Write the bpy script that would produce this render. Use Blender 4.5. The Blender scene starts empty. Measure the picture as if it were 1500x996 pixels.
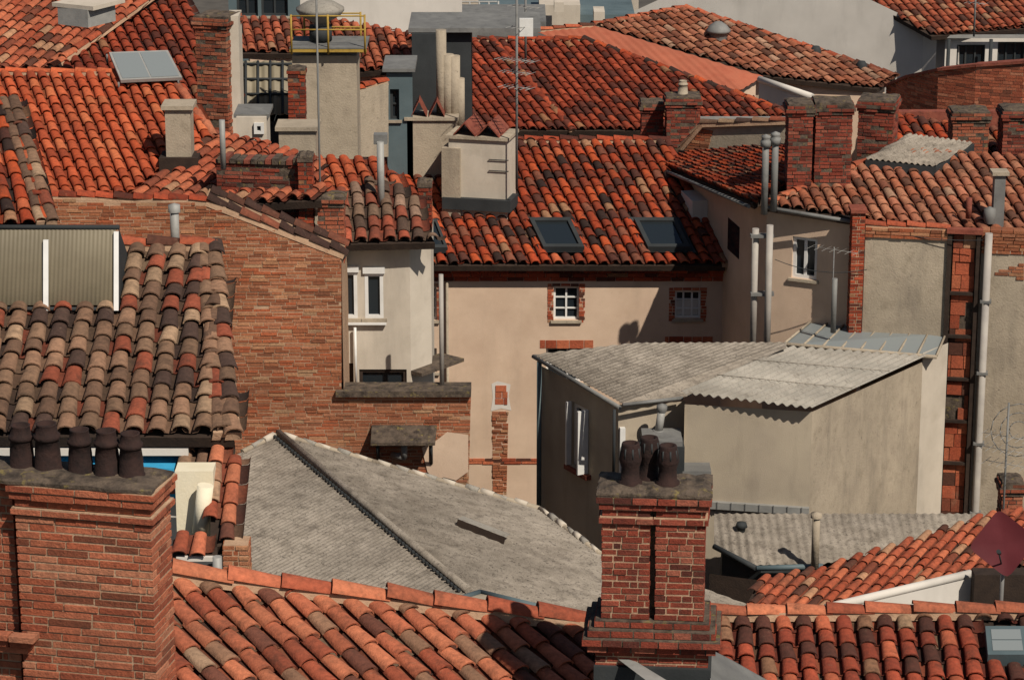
import bpy, math, random
import numpy as np
from mathutils import Vector
R=random.Random(11); NR=np.random.default_rng(11)
F=4167.0; PT=math.radians(16.5); H=26.0
cA,sA=math.cos(PT),math.sin(PT); CAM=Vector((0,0,H))
sc=bpy.context.scene
# ---------------------------------------------------------------- survey helpers (real world metres, Y = distance, Z = height)
def ray(u,v):
    x=(u-750)/F; y=(498-v)/F
    return Vector((x,cA+y*sA,-sA+y*cA))
def W(u,v,D):
    r=ray(u,v); return CAM+r*(D/r.y)
def lin(h):
    o=[]
    for i in (0,2,4):
        c=int(h[i:i+2],16)/255
        o.append(c/12.92 if c<=.04045 else ((c+.055)/1.055)**2.4)
    return tuple(o)
class Pl:
    def __init__(s,p0,ea,eb):
        s.p0=Vector(p0); s.ea=Vector(ea).normalized(); s.eb=Vector(eb).normalized()
        s.n=s.ea.cross(s.eb).normalized()
        if s.n.z<0: s.n=-s.n
    def hit(s,u,v):
        r=ray(u,v); return CAM+r*(s.n.dot(s.p0-CAM)/s.n.dot(r))
    def loc(s,p):
        q=Vector(p)-s.p0; g=s.ea.dot(s.eb); x=q.dot(s.ea); y=q.dot(s.eb); d=1-g*g
        return ((x-g*y)/d,(y-g*x)/d)
    def P(s,a,b,h=0): return s.p0+s.ea*a+s.eb*b+s.n*h
def RP(u,v,D,az=0,s=.325,sk=0):
    p=W(u,v,D) if not isinstance(u,Vector) else u
    a=math.radians(az); d=(math.sin(a),-math.cos(a)); k=math.radians(az+sk); t=(math.sin(k),-math.cos(k))
    return Pl(p,(math.cos(a),math.sin(a),0),(-t[0],-t[1],s*(t[0]*d[0]+t[1]*d[1])))
def P3(p,q,r): # p origin, q along ea, r along eb
    return Pl(p,q-p,r-p)
class Fr:
    def __init__(s,A,B):
        s.o=Vector((A[0],A[1],0)); t=Vector((B[0]-A[0],B[1]-A[1],0)); s.L=t.length; s.t=t.normalized(); s.n=Vector((s.t.y,-s.t.x,0))
    def P(s,x,z,o=0): 
        p=s.o+s.t*x+s.n*o; return Vector((p.x,p.y,z))
    def hit(s,u,v):
        r=ray(u,v); p=CAM+r*(s.n.dot(s.o-CAM)/s.n.dot(r)); return ((p-s.o).dot(s.t),p.z)
def fr0(u0,u1,v,D,D2=None): return Fr(W(u0,v,D),W(u1,v,D if D2 is None else D2))
# ---------------------------------------------------------------- object helpers
def grp(name):
    e=bpy.data.objects.new(name,None); e.empty_display_size=.3; sc.collection.objects.link(e); return e
def mk(name,V,Fs,m,par=None,cols=None,smooth=False):
    V=np.asarray([tuple(v) for v in V] if not isinstance(V,np.ndarray) else V,dtype=float).reshape(-1,3)
    c=V.mean(axis=0); me=bpy.data.meshes.new(name)
    if isinstance(Fs,np.ndarray): Fs=Fs.tolist()
    me.from_pydata((V-c).tolist(),[],Fs)
    if cols is not None:
        at=me.color_attributes.new('Col','FLOAT_COLOR','POINT')
        cc=np.ones((len(V),4)); cc[:,:3]=cols; at.data.foreach_set('color',cc.ravel())
    if smooth is True: me.polygons.foreach_set('use_smooth',[True]*len(me.polygons))
    elif smooth is not False: me.polygons.foreach_set('use_smooth',list(smooth))
    me.update(); me.materials.append(m)
    o=bpy.data.objects.new(name,me); o.location=c; sc.collection.objects.link(o)
    if par: o.parent=par
    return o
BF=[(0,1,2,3),(7,6,5,4),(0,4,5,1),(1,5,6,2),(2,6,7,3),(3,7,4,0)]
def boxpts(fr,s0,s1,z0,z1,o0,o1):
    return [fr.P(s0,z0,o1),fr.P(s1,z0,o1),fr.P(s1,z1,o1),fr.P(s0,z1,o1),fr.P(s0,z0,o0),fr.P(s1,z0,o0),fr.P(s1,z1,o0),fr.P(s0,z1,o0)]
def box(par,name,fr,s0,s1,z0,z1,o0,o1,m): return mk(name,boxpts(fr,s0,s1,z0,z1,o0,o1),BF,m,par)
def pxbox(par,name,u0,v0,u1,v1,D,dep,m,D2=None,ext=0):
    fr=fr0(u0,u1,v0,D,D2); z1=W(u0,v0,D).z; z0=W(u0,v1,D).z-ext
    return box(par,name,fr,0,fr.L,z0,z1,-dep,0,m)
def cyl(par,name,p,q,r,m,n=12,r2=None,cap=True):
    p=Vector(p);q=Vector(q); t=(q-p).normalized(); a=t.orthogonal().normalized(); b=t.cross(a); r2=r if r2 is None else r2
    V=[];Fs=[]
    for i in range(n):
        th=2*math.pi*i/n; d=a*math.cos(th)+b*math.sin(th); V+= [p+d*r,q+d*r2]
    for i in range(n): j=(i+1)%n; Fs.append((2*i,2*j,2*j+1,2*i+1))
    sm=[True]*n
    if cap: Fs+= [tuple(2*i+1 for i in range(n)),tuple(2*i for i in range(n))[::-1]]; sm+=[False,False]
    return mk(name,V,Fs,m,par,smooth=sm)
def vcyl(par,name,u,v0,v1,D,r,m,ext=0,n=12):
    p=W(u,v0,D); return cyl(par,name,p,(p.x,p.y,W(u,v1,D).z-ext),r,m,n)
def lathe(par,name,base,prof,m,n=18):
    V=[];Fs=[]
    for (r,z) in prof:
        for i in range(n):
            th=2*math.pi*i/n; V.append((base[0]+r*math.cos(th),base[1]+r*math.sin(th),base[2]+z))
    for k in range(len(prof)-1):
        for i in range(n):
            j=(i+1)%n; Fs.append((k*n+i,k*n+j,(k+1)*n+j,(k+1)*n+i))
    return mk(name,V,Fs,m,par,smooth=True)
def cable(par,p,q,sag,r=.012,m=None):
    p=Vector(p);q=Vector(q); prev=p; n=10
    for i in range(1,n+1):
        t=i/n; c=p.lerp(q,t)-Vector((0,0,sag*4*t*(1-t))); cyl(par,'cable_run',prev,c,r,m or M['slate'],5,cap=False); prev=c
# ---------------------------------------------------------------- materials
def mat(name,c1,c2=None,scale=2.,rough=.9,bump=.3,bscale=30.,attr=False,stains=(),streak=0,metal=0,spec=.3,big=.25,val=1.0):
    m=bpy.data.materials.new(name); m.use_nodes=True; nt=m.node_tree; N=nt.nodes; L=nt.links
    bs=N['Principled BSDF']; bs.inputs['Roughness'].default_value=rough; bs.inputs['Metallic'].default_value=metal
    bs.inputs['Specular IOR Level'].default_value=spec
    g=N.new('ShaderNodeNewGeometry')
    def noise(s,det=6,vec=None,ro=.6):
        n=N.new('ShaderNodeTexNoise'); n.inputs['Scale'].default_value=s; n.inputs['Detail'].default_value=det; n.inputs['Roughness'].default_value=ro
        L.new(vec or g.outputs['Position'],n.inputs['Vector']); return n.outputs['Fac']
    def ramp(f,a,b,ca=(0,0,0,1),cb=(1,1,1,1)):
        r=N.new('ShaderNodeValToRGB'); r.color_ramp.elements[0].position=a; r.color_ramp.elements[1].position=b
        r.color_ramp.elements[0].color=ca; r.color_ramp.elements[1].color=cb; L.new(f,r.inputs[0]); return r.outputs[0]
    def mix(f,a,b,mode='MIX'):
        x=N.new('ShaderNodeMix'); x.data_type='RGBA'; x.blend_type=mode
        if isinstance(f,float): x.inputs[0].default_value=f
        else: L.new(f,x.inputs[0])
        for i,q in ((6,a),(7,b)):
            if isinstance(q,tuple): x.inputs[i].default_value=q
            else: L.new(q,x.inputs[i])
        return x.outputs[2]
    l1=lin(c1)+(1,); l2=lin(c2 or c1)+(1,)
    if attr:
        a=N.new('ShaderNodeAttribute'); a.attribute_name='Col'
        col=mix(1.0,a.outputs['Color'],ramp(noise(scale*6),.25,.75,(.62*val,.62*val,.62*val,1),(1.25*val,1.22*val,1.2*val,1)),'MULTIPLY')
    else: col=ramp(noise(scale),.3,.7,l1,l2)
    if big: col=mix(1.0,col,ramp(noise(.55,3),.3,.7,(1-big,1-big,1-big,1),(1+big*.4,1+big*.4,1+big*.4,1)),'MULTIPLY')
    if streak:
        mp=N.new('ShaderNodeMapping'); mp.inputs['Scale'].default_value=(1.7,1.7,.35); L.new(g.outputs['Position'],mp.inputs['Vector'])
        s=ramp(noise(1.2,7,mp.outputs[0],.62),.52,.8); s=mix(float(1-streak),s,(0,0,0,1))
        col=mix(s,col,(.10,.085,.07,1))
    for (sc_,lo,hi,cc,amt) in stains:
        f=ramp(noise(sc_,8,None,.65),lo,hi); f=mix(float(1-amt),f,(0,0,0,1)); col=mix(f,col,lin(cc)+(1,))
    L.new(col,bs.inputs['Base Color'])
    if bump:
        b=N.new('ShaderNodeBump'); b.inputs['Strength'].default_value=bump; b.inputs['Distance'].default_value=.02
        L.new(noise(bscale,5),b.inputs['Height']); L.new(b.outputs[0],bs.inputs['Normal'])
    return m
M={}
M['tile']=mat('terracotta_tile','ffffff',attr=True,scale=3,stains=[(.9,.54,.74,'3c2a22',.5),(5,.53,.7,'30241b',.55),(14,.6,.72,'84705a',.28)],bump=.5,bscale=40,big=.25,val=.92)
M['tile_new']=mat('new_terracotta_tile','ffffff',attr=True,scale=3,stains=[(1.2,.55,.8,'7a4634',.35),(5,.6,.8,'56342a',.4)],bump=.25,bscale=40,big=.12,val=.94)
M['flat_tile']=mat('flat_orange_tile','98523c','a35f47',scale=3,stains=[(3,.55,.8,'7e4633',.5)],bump=.3,bscale=20,big=.15)
M['brick']=mat('brick','ffffff',attr=True,scale=4,stains=[(1.3,.52,.78,'6b4c3c',.35),(5,.56,.78,'40302a',.4),(2,.62,.8,'ab8c70',.3)],bump=.6,bscale=50,val=.98)
M['brick_dk']=mat('sooty_brick','ffffff',attr=True,scale=4,stains=[(2.2,.46,.72,'2a1e1b',.6),(14,.62,.74,'94806c',.3)],bump=.6,bscale=50,val=.9)
M['mortar']=mat('mortar','997a62','b39579',scale=8,bump=.6,stains=[(4,.54,.76,'66503f',.5)])
M['mortar_dk']=mat('sooty_mortar','403730','685a4c',scale=8,bump=.8,stains=[(6,.5,.65,'231e1a',.8),(9,.58,.66,'857640',.55)])
M['plaster']=mat('beige_render','bda38c','ccb39b',scale=1.2,streak=.18,stains=[(.7,.5,.8,'a89078',.45),(2.5,.58,.8,'96806a',.3),(9,.6,.75,'8f7a66',.25)],bump=.25,bscale=60,big=.1)
M['plaster_lt']=mat('pale_render','b2a797','c1b6a6',scale=1.5,streak=.35,stains=[(2,.55,.8,'908575',.45)],bump=.2,bscale=60,big=.12)
M['plaster_gr']=mat('grey_render','a39684','b1a48f',scale=1.2,streak=.42,stains=[(1.3,.5,.8,'857868',.5),(.6,.5,.75,'928572',.4)],bump=.25,bscale=60,big=.15)
M['conc']=mat('weathered_concrete','978a78','b2a48f',scale=2.5,streak=.6,stains=[(2.5,.5,.7,'706555',.65),(12,.6,.72,'453c33',.5)],bump=.5,bscale=25)
M['white']=mat('white_render','c2bbb1','cec7bd',scale=1,streak=.2,bump=.1,big=.1)
M['cream']=mat('cream_render','cfc4a8','ddd3bb',scale=2,streak=.25,bump=.2,big=.1)
M['paint']=mat('white_paint','c6c4bf','d6d4cf',scale=4,rough=.5,bump=.05,big=.05)
M['cement']=mat('fibre_cement','7d7468','9a9083',scale=3,streak=0,stains=[(.9,.5,.75,'665c51',.6),(5,.5,.68,'4f473f',.6),(22,.55,.65,'38332d',.7),(9,.62,.72,'aca392',.4)],bump=.6,bscale=30,big=.25)
M['cement_lt']=mat('pale_fibre_cement','8a857b','a19a8f',scale=3,stains=[(1.5,.5,.75,'6e675d',.7),(6,.55,.7,'5c564e',.6),(25,.56,.68,'474139',.6)],bump=.4,bscale=30,big=.25)
M['poly']=mat('translucent_panel','7c725e','867c67',scale=2,stains=[(3,.55,.8,'6a624c',.4)],rough=.6,bump=.05)
M['wood']=mat('dark_timber','2a201a','3a2d24',scale=6,bump=.4)
M['zinc']=mat('zinc_sheet','686765','7c7b77',scale=3,rough=.7,metal=.1,stains=[(5,.55,.7,'504f4b',.6)],bump=.15)
M['zinc_lt']=mat('galvanised_steel','8a8985','9c9a94',scale=4,rough=.6,metal=.1,stains=[(6,.55,.75,'6a6760',.5)],bump=.1)
M['pipe']=mat('pvc_pipe','98918a','a8a197',scale=3,rough=.7,stains=[(4,.55,.75,'787168',.5)],bump=.05)
M['bluegrey']=mat('blue_grey_metal','4e5c60','5c6a6d',scale=2,rough=.6,stains=[(4,.55,.8,'434c4e',.5)],bump=.1)
M['slate']=mat('slate_grey_cladding','292c2d','353839',scale=2,rough=.8,bump=.2,streak=.2)
M['rust']=mat('rusty_red_tile_metal','743a2d','8c4e3c',scale=5,stains=[(6,.5,.7,'42231c',.7),(10,.62,.74,'8a7864',.35)],rough=.8,bump=.5)
M['pot']=mat('clay_chimney_pot','241816','34221d',scale=7,stains=[(9,.48,.7,'120d0c',.7),(4,.6,.78,'53463c',.3)],rough=.9,bump=.5)
M['yellow']=mat('yellow_paint','9c7e33','ab8c40',scale=5,rough=.7,bump=.1,stains=[(8,.5,.7,'5a4a2a',.6)])
M['maroon']=mat('maroon_dish_paint','521b20','5c2227',scale=3,rough=.7,bump=.05)
M['blue']=mat('blue_awning','2a86b0','3a9cc4',scale=3,bump=.05,big=0)
M['ground']=mat('paving','4a4641','5a554e',scale=1)
g=bpy.data.materials.new('window_glass'); g.use_nodes=True; b=g.node_tree.nodes['Principled BSDF']
b.inputs['Base Color'].default_value=(.015,.02,.024,1); b.inputs['Roughness'].default_value=.12; M['glass']=g
g=bpy.data.materials.new('frosted_glass'); g.use_nodes=True; b=g.node_tree.nodes['Principled BSDF']
b.inputs['Base Color'].default_value=(.19,.21,.21,1); b.inputs['Roughness'].default_value=.45; M['frost']=g
# ---------------------------------------------------------------- palettes
def pal(*a,sat=1.14,keep=1.0):
    c=np.array([lin(x[0]) for x in a]); w=np.array([x[1] for x in a],float); w/=w.sum()
    l=(c@np.array([.3,.59,.11]))[:,None]; c=np.clip(l+(c-l)*sat,.004,1); mean=(c*w[:,None]).sum(0)
    return mean*(1-keep)+c*keep,w
ORANGE=pal(('b05a40',5),('b56347',4),('a65138',3),('954a35',1.5),('be7252',1),keep=.9)
MIX=pal(('a04932',5),('ae5539',4.5),('86402e',4),('7c4e3e',2),('98735a',1),('54332a',2.6),('b6664a',1.2),('33241f',1.5))
BAY=pal(('7c6350',3),('8a4a36',3),('9a7c68',2),('5a463a',2),('a8553c',2),sat=1)
OLD=pal(('7f6551',5),('90705a',4),('6b5343',4),('934c37',2.4),('463630',2.2),('a58a70',1.1),sat=1.05,keep=.9)
DKRED=pal(('904431',5),('7c3929',4),('9f4e39',4),('582f25',3),('92694f',.6))
FG=pal(('ac644a',4.5),('b67053',3.5),('9a523c',3.2),('8e6c56',1.2),('a0846c',.8),('6a4235',2),sat=1.05)
FG2=pal(('9a4c38',4.5),('854131',4),('aa5f46',2.4),('523229',3),('84624c',1),('a0846a',.5),sat=1.08)
ROSE=pal(('a35b45',5),('ad684f',4),('944e3a',4),('7b4737',2.2),('a88268',.8),('56372c',1.6))
FADE=pal(('a9705a',5),('b07c63',4),('9b614a',4),('845544',2.2),('b0907a',.8),('5e4236',1.3),keep=.9)
BW=pal(('98644a',5),('a4735a',4),('88533c',4),('ae8466',1.5),('724836',1.6),('a58a6e',.7),('9e583e',3),keep=.72,sat=1.12)
BR=pal(('894537',5),('965243',4),('763a2e',4),('9c6251',1.2),('502c25',2),keep=.85)
BR2=pal(('a05d47',5),('aa6b54',5),('8d4f3d',4),('b07c64',1.2),('6c4132',1.5),keep=.8)
# ---------------------------------------------------------------- tiles
def tilegeo(name,par,pl,a,b0,b1,pitch,pl_,n=6,rim=True,chan=True,m='tile',jit=1.0):
    a=np.array(a,float);b0=np.array(b0,float);b1=np.array(b1,float);N=len(a)
    if not N: return
    k=pitch/.25; th=np.linspace(0,math.pi,n+1); c,s=np.cos(th),np.sin(th)
    p0=np.array(pl.p0);ea=np.array(pl.ea);eb=np.array(pl.eb);nn=np.array(pl.n)
    j=lambda sd:NR.normal(0,sd*jit,N)[:,None]
    def pos(Av,Bv,hv): return p0+Av[...,None]*ea+Bv[...,None]*eb+hv[...,None]*nn
    A=a[:,None]; one=np.ones((N,n+1))
    ja=j(.008*k); lift=j(.007*k); tb=j(.02)
    lo=pos(A+ja+.106*k*c,b0[:,None]*one+tb,.050*k+lift+.075*k*s)
    up=pos(A+j(.010*k)+.084*k*c,(b1[:,None]+.05)*one,.018*k+.060*k*s+0*A)
    parts=[lo,up]; q=n+1
    fs=[(i+1,i,q+i,q+i+1) for i in range(n)]; sm=[True]*n
    if rim:
        inn=pos(A+ja+.090*k*c,b0[:,None]*one+tb,.048*k+lift+.060*k*s)
        parts+=[lo.copy(),inn]; fs+=[(2*q+i,2*q+i+1,3*q+i+1,3*q+i) for i in range(n)]; sm+=[False]*n
    V=np.concatenate(parts,axis=1); nv=V.shape[1]
    ft=np.array(fs); Fa=(ft[None]+(np.arange(N)*nv)[:,None,None]).reshape(-1,4); sma=sm*N
    C,w=pl_; ci=C[NR.choice(len(C),N,p=w)]*NR.uniform(.8,1.16,(N,1))
    Ca=np.repeat(ci,nv,axis=0); V=V.reshape(-1,3)
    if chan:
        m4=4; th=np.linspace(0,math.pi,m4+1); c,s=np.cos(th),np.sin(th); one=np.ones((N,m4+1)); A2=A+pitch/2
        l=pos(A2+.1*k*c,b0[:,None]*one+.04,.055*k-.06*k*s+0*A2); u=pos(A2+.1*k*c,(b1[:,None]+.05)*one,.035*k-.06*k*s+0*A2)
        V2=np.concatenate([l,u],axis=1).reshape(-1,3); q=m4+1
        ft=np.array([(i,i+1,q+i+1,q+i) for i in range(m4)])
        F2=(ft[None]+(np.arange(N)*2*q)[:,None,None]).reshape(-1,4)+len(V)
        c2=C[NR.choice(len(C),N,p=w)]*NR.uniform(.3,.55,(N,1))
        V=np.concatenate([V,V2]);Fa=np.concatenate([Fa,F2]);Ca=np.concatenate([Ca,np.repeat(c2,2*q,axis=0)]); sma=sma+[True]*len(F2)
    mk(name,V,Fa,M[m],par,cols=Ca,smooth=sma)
def spans(poly,x,ax=0):
    xs=[]; n=len(poly)
    for i in range(n):
        p,q=poly[i],poly[(i+1)%n]
        if (p[ax]-x)*(q[ax]-x)<0:
            f=(x-p[ax])/(q[ax]-p[ax]); xs.append(p[1-ax]+f*(q[1-ax]-p[1-ax]))
    xs.sort(); return list(zip(xs[::2],xs[1::2]))
def slab(par,name,pl,pts,h0,h1,m):
    V=[p+pl.n*h1 for p in pts]+[p+pl.n*h0 for p in pts]; n=len(pts)
    Fs=[tuple(range(n)),tuple(range(n,2*n))[::-1]]+[(i,i+n,(i+1)%n+n,(i+1)%n) for i in range(n)]
    return mk(name,V,Fs,m,par)
def tiles(par,pl,px,pitch=.25,row=.36,pal_=MIX,n=6,rim=True,m='tile',pts=None,name='tile_roof',holes=(),under=True):
    pts=pts or [pl.hit(u,v) for u,v in px]; ab=[pl.loc(p) for p in pts]; pts=[pl.P(*q) for q in ab]
    amin=min(x[0] for x in ab);amax=max(x[0] for x in ab);bmin=min(x[1] for x in ab)
    a=[];b0=[];b1=[]; x=amin+pitch*.5
    hl=[[pl.loc(pl.hit(u,v)) for u,v in h] for h in holes]
    while x<amax:
        off=R.uniform(-.05,.05)
        for (lo,hi) in spans(ab,x):
            k=math.floor((lo-bmin-off)/row)
            while bmin+off+k*row<hi:
                s=max(lo,bmin+off+k*row); e=min(hi,bmin+off+(k+1)*row); k+=1
                if e-s<.08: continue
                mid=(s+e)/2; skip=False
                for h in hl:
                    for (q0,q1) in spans(h,x):
                        if q0-row*.4<mid<q1+row*.4: skip=True
                if not skip: a.append(x);b0.append(s);b1.append(e)
        x+=pitch
    tilegeo(name,par,pl,a,b0,b1,pitch,pal_,n,rim,True,m)
    if under: slab(par,'roof_deck',pl,pts,-.16,-.03,M['wood'])
    return pts
def ridge(par,p,q,pal_=ORANGE,size=.25,L=.42,name='ridge_tiles',m='tile',bed=True,lift=0):
    p=Vector(p)+Vector((0,0,lift));q=Vector(q)+Vector((0,0,lift)); t=(q-p); ln=t.length; t.normalize()
    s=t.cross(Vector((0,0,1))).normalized(); pl=Pl(p,s,t); n=max(1,round(ln/L)); st=ln/n
    tilegeo(name,par,pl,[0]*n,[i*st for i in range(n)],[(i+1)*st for i in range(n)],size,pal_,8,True,False,m)
    if bed:
        w=size*.36; V=[]
        for x in (0,ln):
            for a,h in ((-w,-.06),(w,-.06),(w*.8,.04),(-w*.8,.04)): V.append(pl.P(a,x,h))
        mk('mortar_bed',V,[(0,1,2,3),(7,6,5,4),(0,4,5,1),(1,5,6,2),(2,6,7,3),(3,7,4,0)],M['mortar'],par)
def corr(par,pl,px,wave=.177,amp=.022,m='cement',name='corrugated_sheet',pts=None,th=.012):
    pts=pts or [pl.hit(u,v) for u,v in px]; ab=[pl.loc(p) for p in pts]
    amin=min(x[0] for x in ab)+1e-3;amax=max(x[0] for x in ab)-1e-3; st=wave/8; n=int((amax-amin)/st)+1
    V=[];Fs=[];prev=None
    for i in range(n+1):
        x=min(amin+i*st,amax); sp=spans(ab,x)
        if not sp: prev=None; continue
        lo=sp[0][0];hi=sp[-1][1]; h=amp*math.sin(2*math.pi*(x-amin)/wave)
        k=len(V); V+=[pl.P(x,lo,h),pl.P(x,hi,h),pl.P(x,lo,h-th)]
        if prev is not None: Fs+=[(prev,k,k+1,prev+1),(prev+2,k+2,k,prev)]
        prev=k
    mk(name,V,Fs,M[m],par,smooth=True); return pts
def skirt(par,pts,m='plaster',inset=.3,skip=(),z0=0,dz=.15,name='walls'):
    c=sum(pts,Vector())/len(pts); Q=[]
    for p in pts:
        d=Vector((c.x-p.x,c.y-p.y,0)); Q.append(p+d.normalized()*inset+Vector((0,0,-dz)))
    V=[];Fs=[]
    for i in range(len(Q)):
        if i in skip: continue
        a,b=Q[i],Q[(i+1)%len(Q)]; k=len(V); V+=[a,b,Vector((b.x,b.y,z0)),Vector((a.x,a.y,z0))]; Fs.append((k,k+1,k+2,k+3))
    mk(name,V,Fs,M[m],par)
# ---------------------------------------------------------------- bricks
class Batch:
    def __init__(s): s.V=[];s.C=[];s.n=0
    def add(s,fr,s0,s1,z0,z1,o0,o1,c):
        s.V+=[tuple(p) for p in boxpts(fr,s0,s1,z0,z1,o0,o1)]; s.C+=[c]*8; s.n+=1
    def build(s,name,par,m='brick'):
        if not s.n: return
        f=np.array(BF); Fa=(f[None]+(np.arange(s.n)*8)[:,None,None]).reshape(-1,4)
        mk(name,np.array(s.V),Fa,M[m],par,cols=np.array(s.C))
def pc(p):
    C,w=p; c=C[NR.choice(len(C),p=w)]*R.uniform(.88,1.12); return tuple(c)
def brickpoly(bt,fr,poly,p=BW,ch=.07,L=.36,gap=.014,j=.008,dep=.08,o=0,miss=0):
    z=min(q[1] for q in poly)
    zt=max(q[1] for q in poly)
    while z<zt:
        for (x,y) in spans(poly,z+ch*.5+1e-4,1):
            s=x+(-R.random()*L*.6)
            while s<y:
                l=L*R.uniform(.6,1.12); a=max(s,x); b=min(s+l-gap,y)
                if b-a>.03 and R.random()>=miss: bt.add(fr,a,b,z+R.uniform(-.003,.003),z+ch-gap+R.uniform(-.005,.004),o-dep,o+R.uniform(-j,j),pc(p))
                s+=l
        z+=ch
def stack(bt,fr,s0,s1,z0,z1,dep,p=BR,ch=.07,L=.28,e=0,j=.006,gap=.016,od=0):
    s0-=e;s1+=e;f=od+e;bk=od-dep-e; n=max(1,round((z1-z0)/ch)); ch=(z1-z0)/n; t=.1
    for k in range(n):
        z=z0+k*ch; full=k%2==0
        def run(a,b,vert,lo,hi):
            x=a-R.random()*.5*L
            while x<b-.01:
                l=L*R.uniform(.75,1.1); x0=max(x,a); x1=min(x+l-gap,b)
                if b-x1<.04: x1=b
                if x1-x0>.02:
                    jj=R.uniform(-j,j); zz0=z+R.uniform(0,.004); zz1=z+ch-gap-R.uniform(-.002,.003)
                    if vert: 
                        if lo==0: bt.add(fr,s0-jj,s0+t,zz0,zz1,x0,x1,pc(p))
                        else: bt.add(fr,s1-t,s1+jj,zz0,zz1,x0,x1,pc(p))
                    else:
                        if lo==0: bt.add(fr,x0,x1,zz0,zz1,f-t,f+jj,pc(p))
                        else: bt.add(fr,x0,x1,zz0,zz1,bk-jj,bk+t,pc(p))
                x=x1+gap
        i=0 if full else t+gap; i2=t+gap if full else 0
        run(s0+i,s1-i,False,0,0); run(s0+i,s1-i,False,1,0)
        run(bk+i2,f-i2,True,0,0); run(bk+i2,f-i2,True,1,0)
def core(par,fr,s0,s1,z0,z1,dep,m='mortar',e=0,ins=.008,od=0,name='mortar_core'):
    box(par,name,fr,s0-e+ins,s1+e-ins,z0,z1-.006,od-dep-e+ins,od+e-ins,M[m])
def pot(par,p,h,r,style=0,m='pot'):
    if style==0: pr=[(r*1.05,-.05),(r*1.1,0),(r*1.1,.05*h),(r*1.0,.08*h),(r*.94,.45*h),(r*.84,.66*h),(r*1.0,.68*h),(r*1.0,.76*h),(r*.84,.78*h),(r*.74,.97*h),(r*.78,h),(r*.64,h),(r*.5,.7*h),(0.001,.7*h)]
    else: pr=[(r*1.1,-.05),(r*1.1,.06*h),(r*.85,.1*h),(r*.8,.4*h),(r*.98,.55*h),(r*1.02,.6*h),(r*.8,.97*h),(r*.76,h),(r*.62,h),(r*.55,.6*h),(0.001,.6*h)]
    lathe(par,'chimney_pot',p,pr,M[m],20)
    if style==1:
        for i in range(8):
            th=i*math.pi/4+.2; d=Vector((math.cos(th),math.sin(th),0)); q=Vector(p)+d*(r*.92)+Vector((0,0,h*.66))
            cyl(par,'vent_slot',q,q+Vector((-d.x*r*.1,-d.y*r*.1,h*.24)),r*.09,M['slate'],6)
def rough_slab(par,fr,s0,s1,z0,z1,o0,o1,m,nx=14,ny=7):
    V=[];Fs=[]
    for i in range(nx+1):
        for j in range(ny+1):
            ed=i in(0,nx) or j in(0,ny); s=s0+(s1-s0)*i/nx; o=o0+(o1-o0)*j/ny
            V.append(fr.P(s+(R.uniform(-.012,.012)),z1+R.uniform(-.014,.014)-(.022 if ed else -.01),o+R.uniform(-.012,.012)))
    q=ny+1
    for i in range(nx):
        for j in range(ny): Fs.append((i*q+j,(i+1)*q+j,(i+1)*q+j+1,i*q+j+1))
    rim=[i*q for i in range(nx+1)]+[nx*q+j for j in range(1,q)]+[i*q+ny for i in range(nx-1,-1,-1)]+[j for j in range(ny-1,0,-1)]
    k=len(V)
    for r in rim: v=V[r]; V.append(Vector((v.x,v.y,z0)))
    for i in range(len(rim)): j=(i+1)%len(rim); Fs.append((rim[i],rim[j],k+j,k+i))
    mk('mortar_cap',V,Fs,M[m],par)
def brick_chimney(u0,u1,vt,vb,D,dep=.6,D2=None,p=BR,pots=0,ext=.8,name='brick_chimney',m='brick_dk',ch=.075,potm='pot',cor=(.03,.06,.03)):
    G=grp(name); fr=fr0(u0,u1,vt,D,D2); z1=W(u0,vt,D).z; z0=W(u0,vb,D).z-ext; b=Batch()
    zc=z1-.04-ch*len(cor); stack(b,fr,0,fr.L,z0,zc,dep,p,ch,j=.012); core(G,fr,0,fr.L,z0,zc,dep,'mortar_dk')
    for i,e in enumerate(cor):
        stack(b,fr,0,fr.L,zc+i*ch,zc+(i+1)*ch,dep,p,ch,e=e,j=.015); core(G,fr,0,fr.L,zc+i*ch,zc+(i+1)*ch,dep,'mortar_dk',e=e)
    b.build('bricks',G,m); rough_slab(G,fr,-.01,fr.L+.01,z1-.05,z1,-dep-.01,.01,'mortar_dk',6,4)
    for i in range(pots):
        s=fr.L*(i+.5)/pots; pot(G,fr.P(s,z1,-dep/2),.32,min(.12,fr.L/pots*.42),0,potm)
    return G,fr,z1
def tent(G,fr,a,b,z,o0,o1,hf):
    h=(b-a)*hf
    V=[fr.P(a,z,o1),fr.P((a+b)/2,z+h,o1),fr.P(b,z,o1),fr.P(a,z,o0),fr.P((a+b)/2,z+h,o0),fr.P(b,z,o0)]; V2=[v+Vector((0,0,.04)) for v in V]
    mk('tile_tent',V+V2,[(6,7,10,9),(7,8,11,10),(0,3,4,1),(1,4,5,2),(0,1,7,6),(1,2,8,7),(3,9,10,4),(4,10,11,5)],M['rust'],G)
def plaster_chimney(u0,u1,vt,vb,D,dep=.5,D2=None,m='conc',ext=.6,name='rendered_chimney',cap=.07):
    G=grp(name); fr=fr0(u0,u1,vt,D,D2); z1=W(u0,vt,D).z; z0=W(u0,vb,D).z-ext
    box(G,'shaft',fr,0,fr.L,z0,z1-cap,-dep,0,M[m]); box(G,'cap_slab',fr,-.06,fr.L+.06,z1-cap,z1,-dep-.06,.06,M['conc'])
    return G,fr,z1
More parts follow.
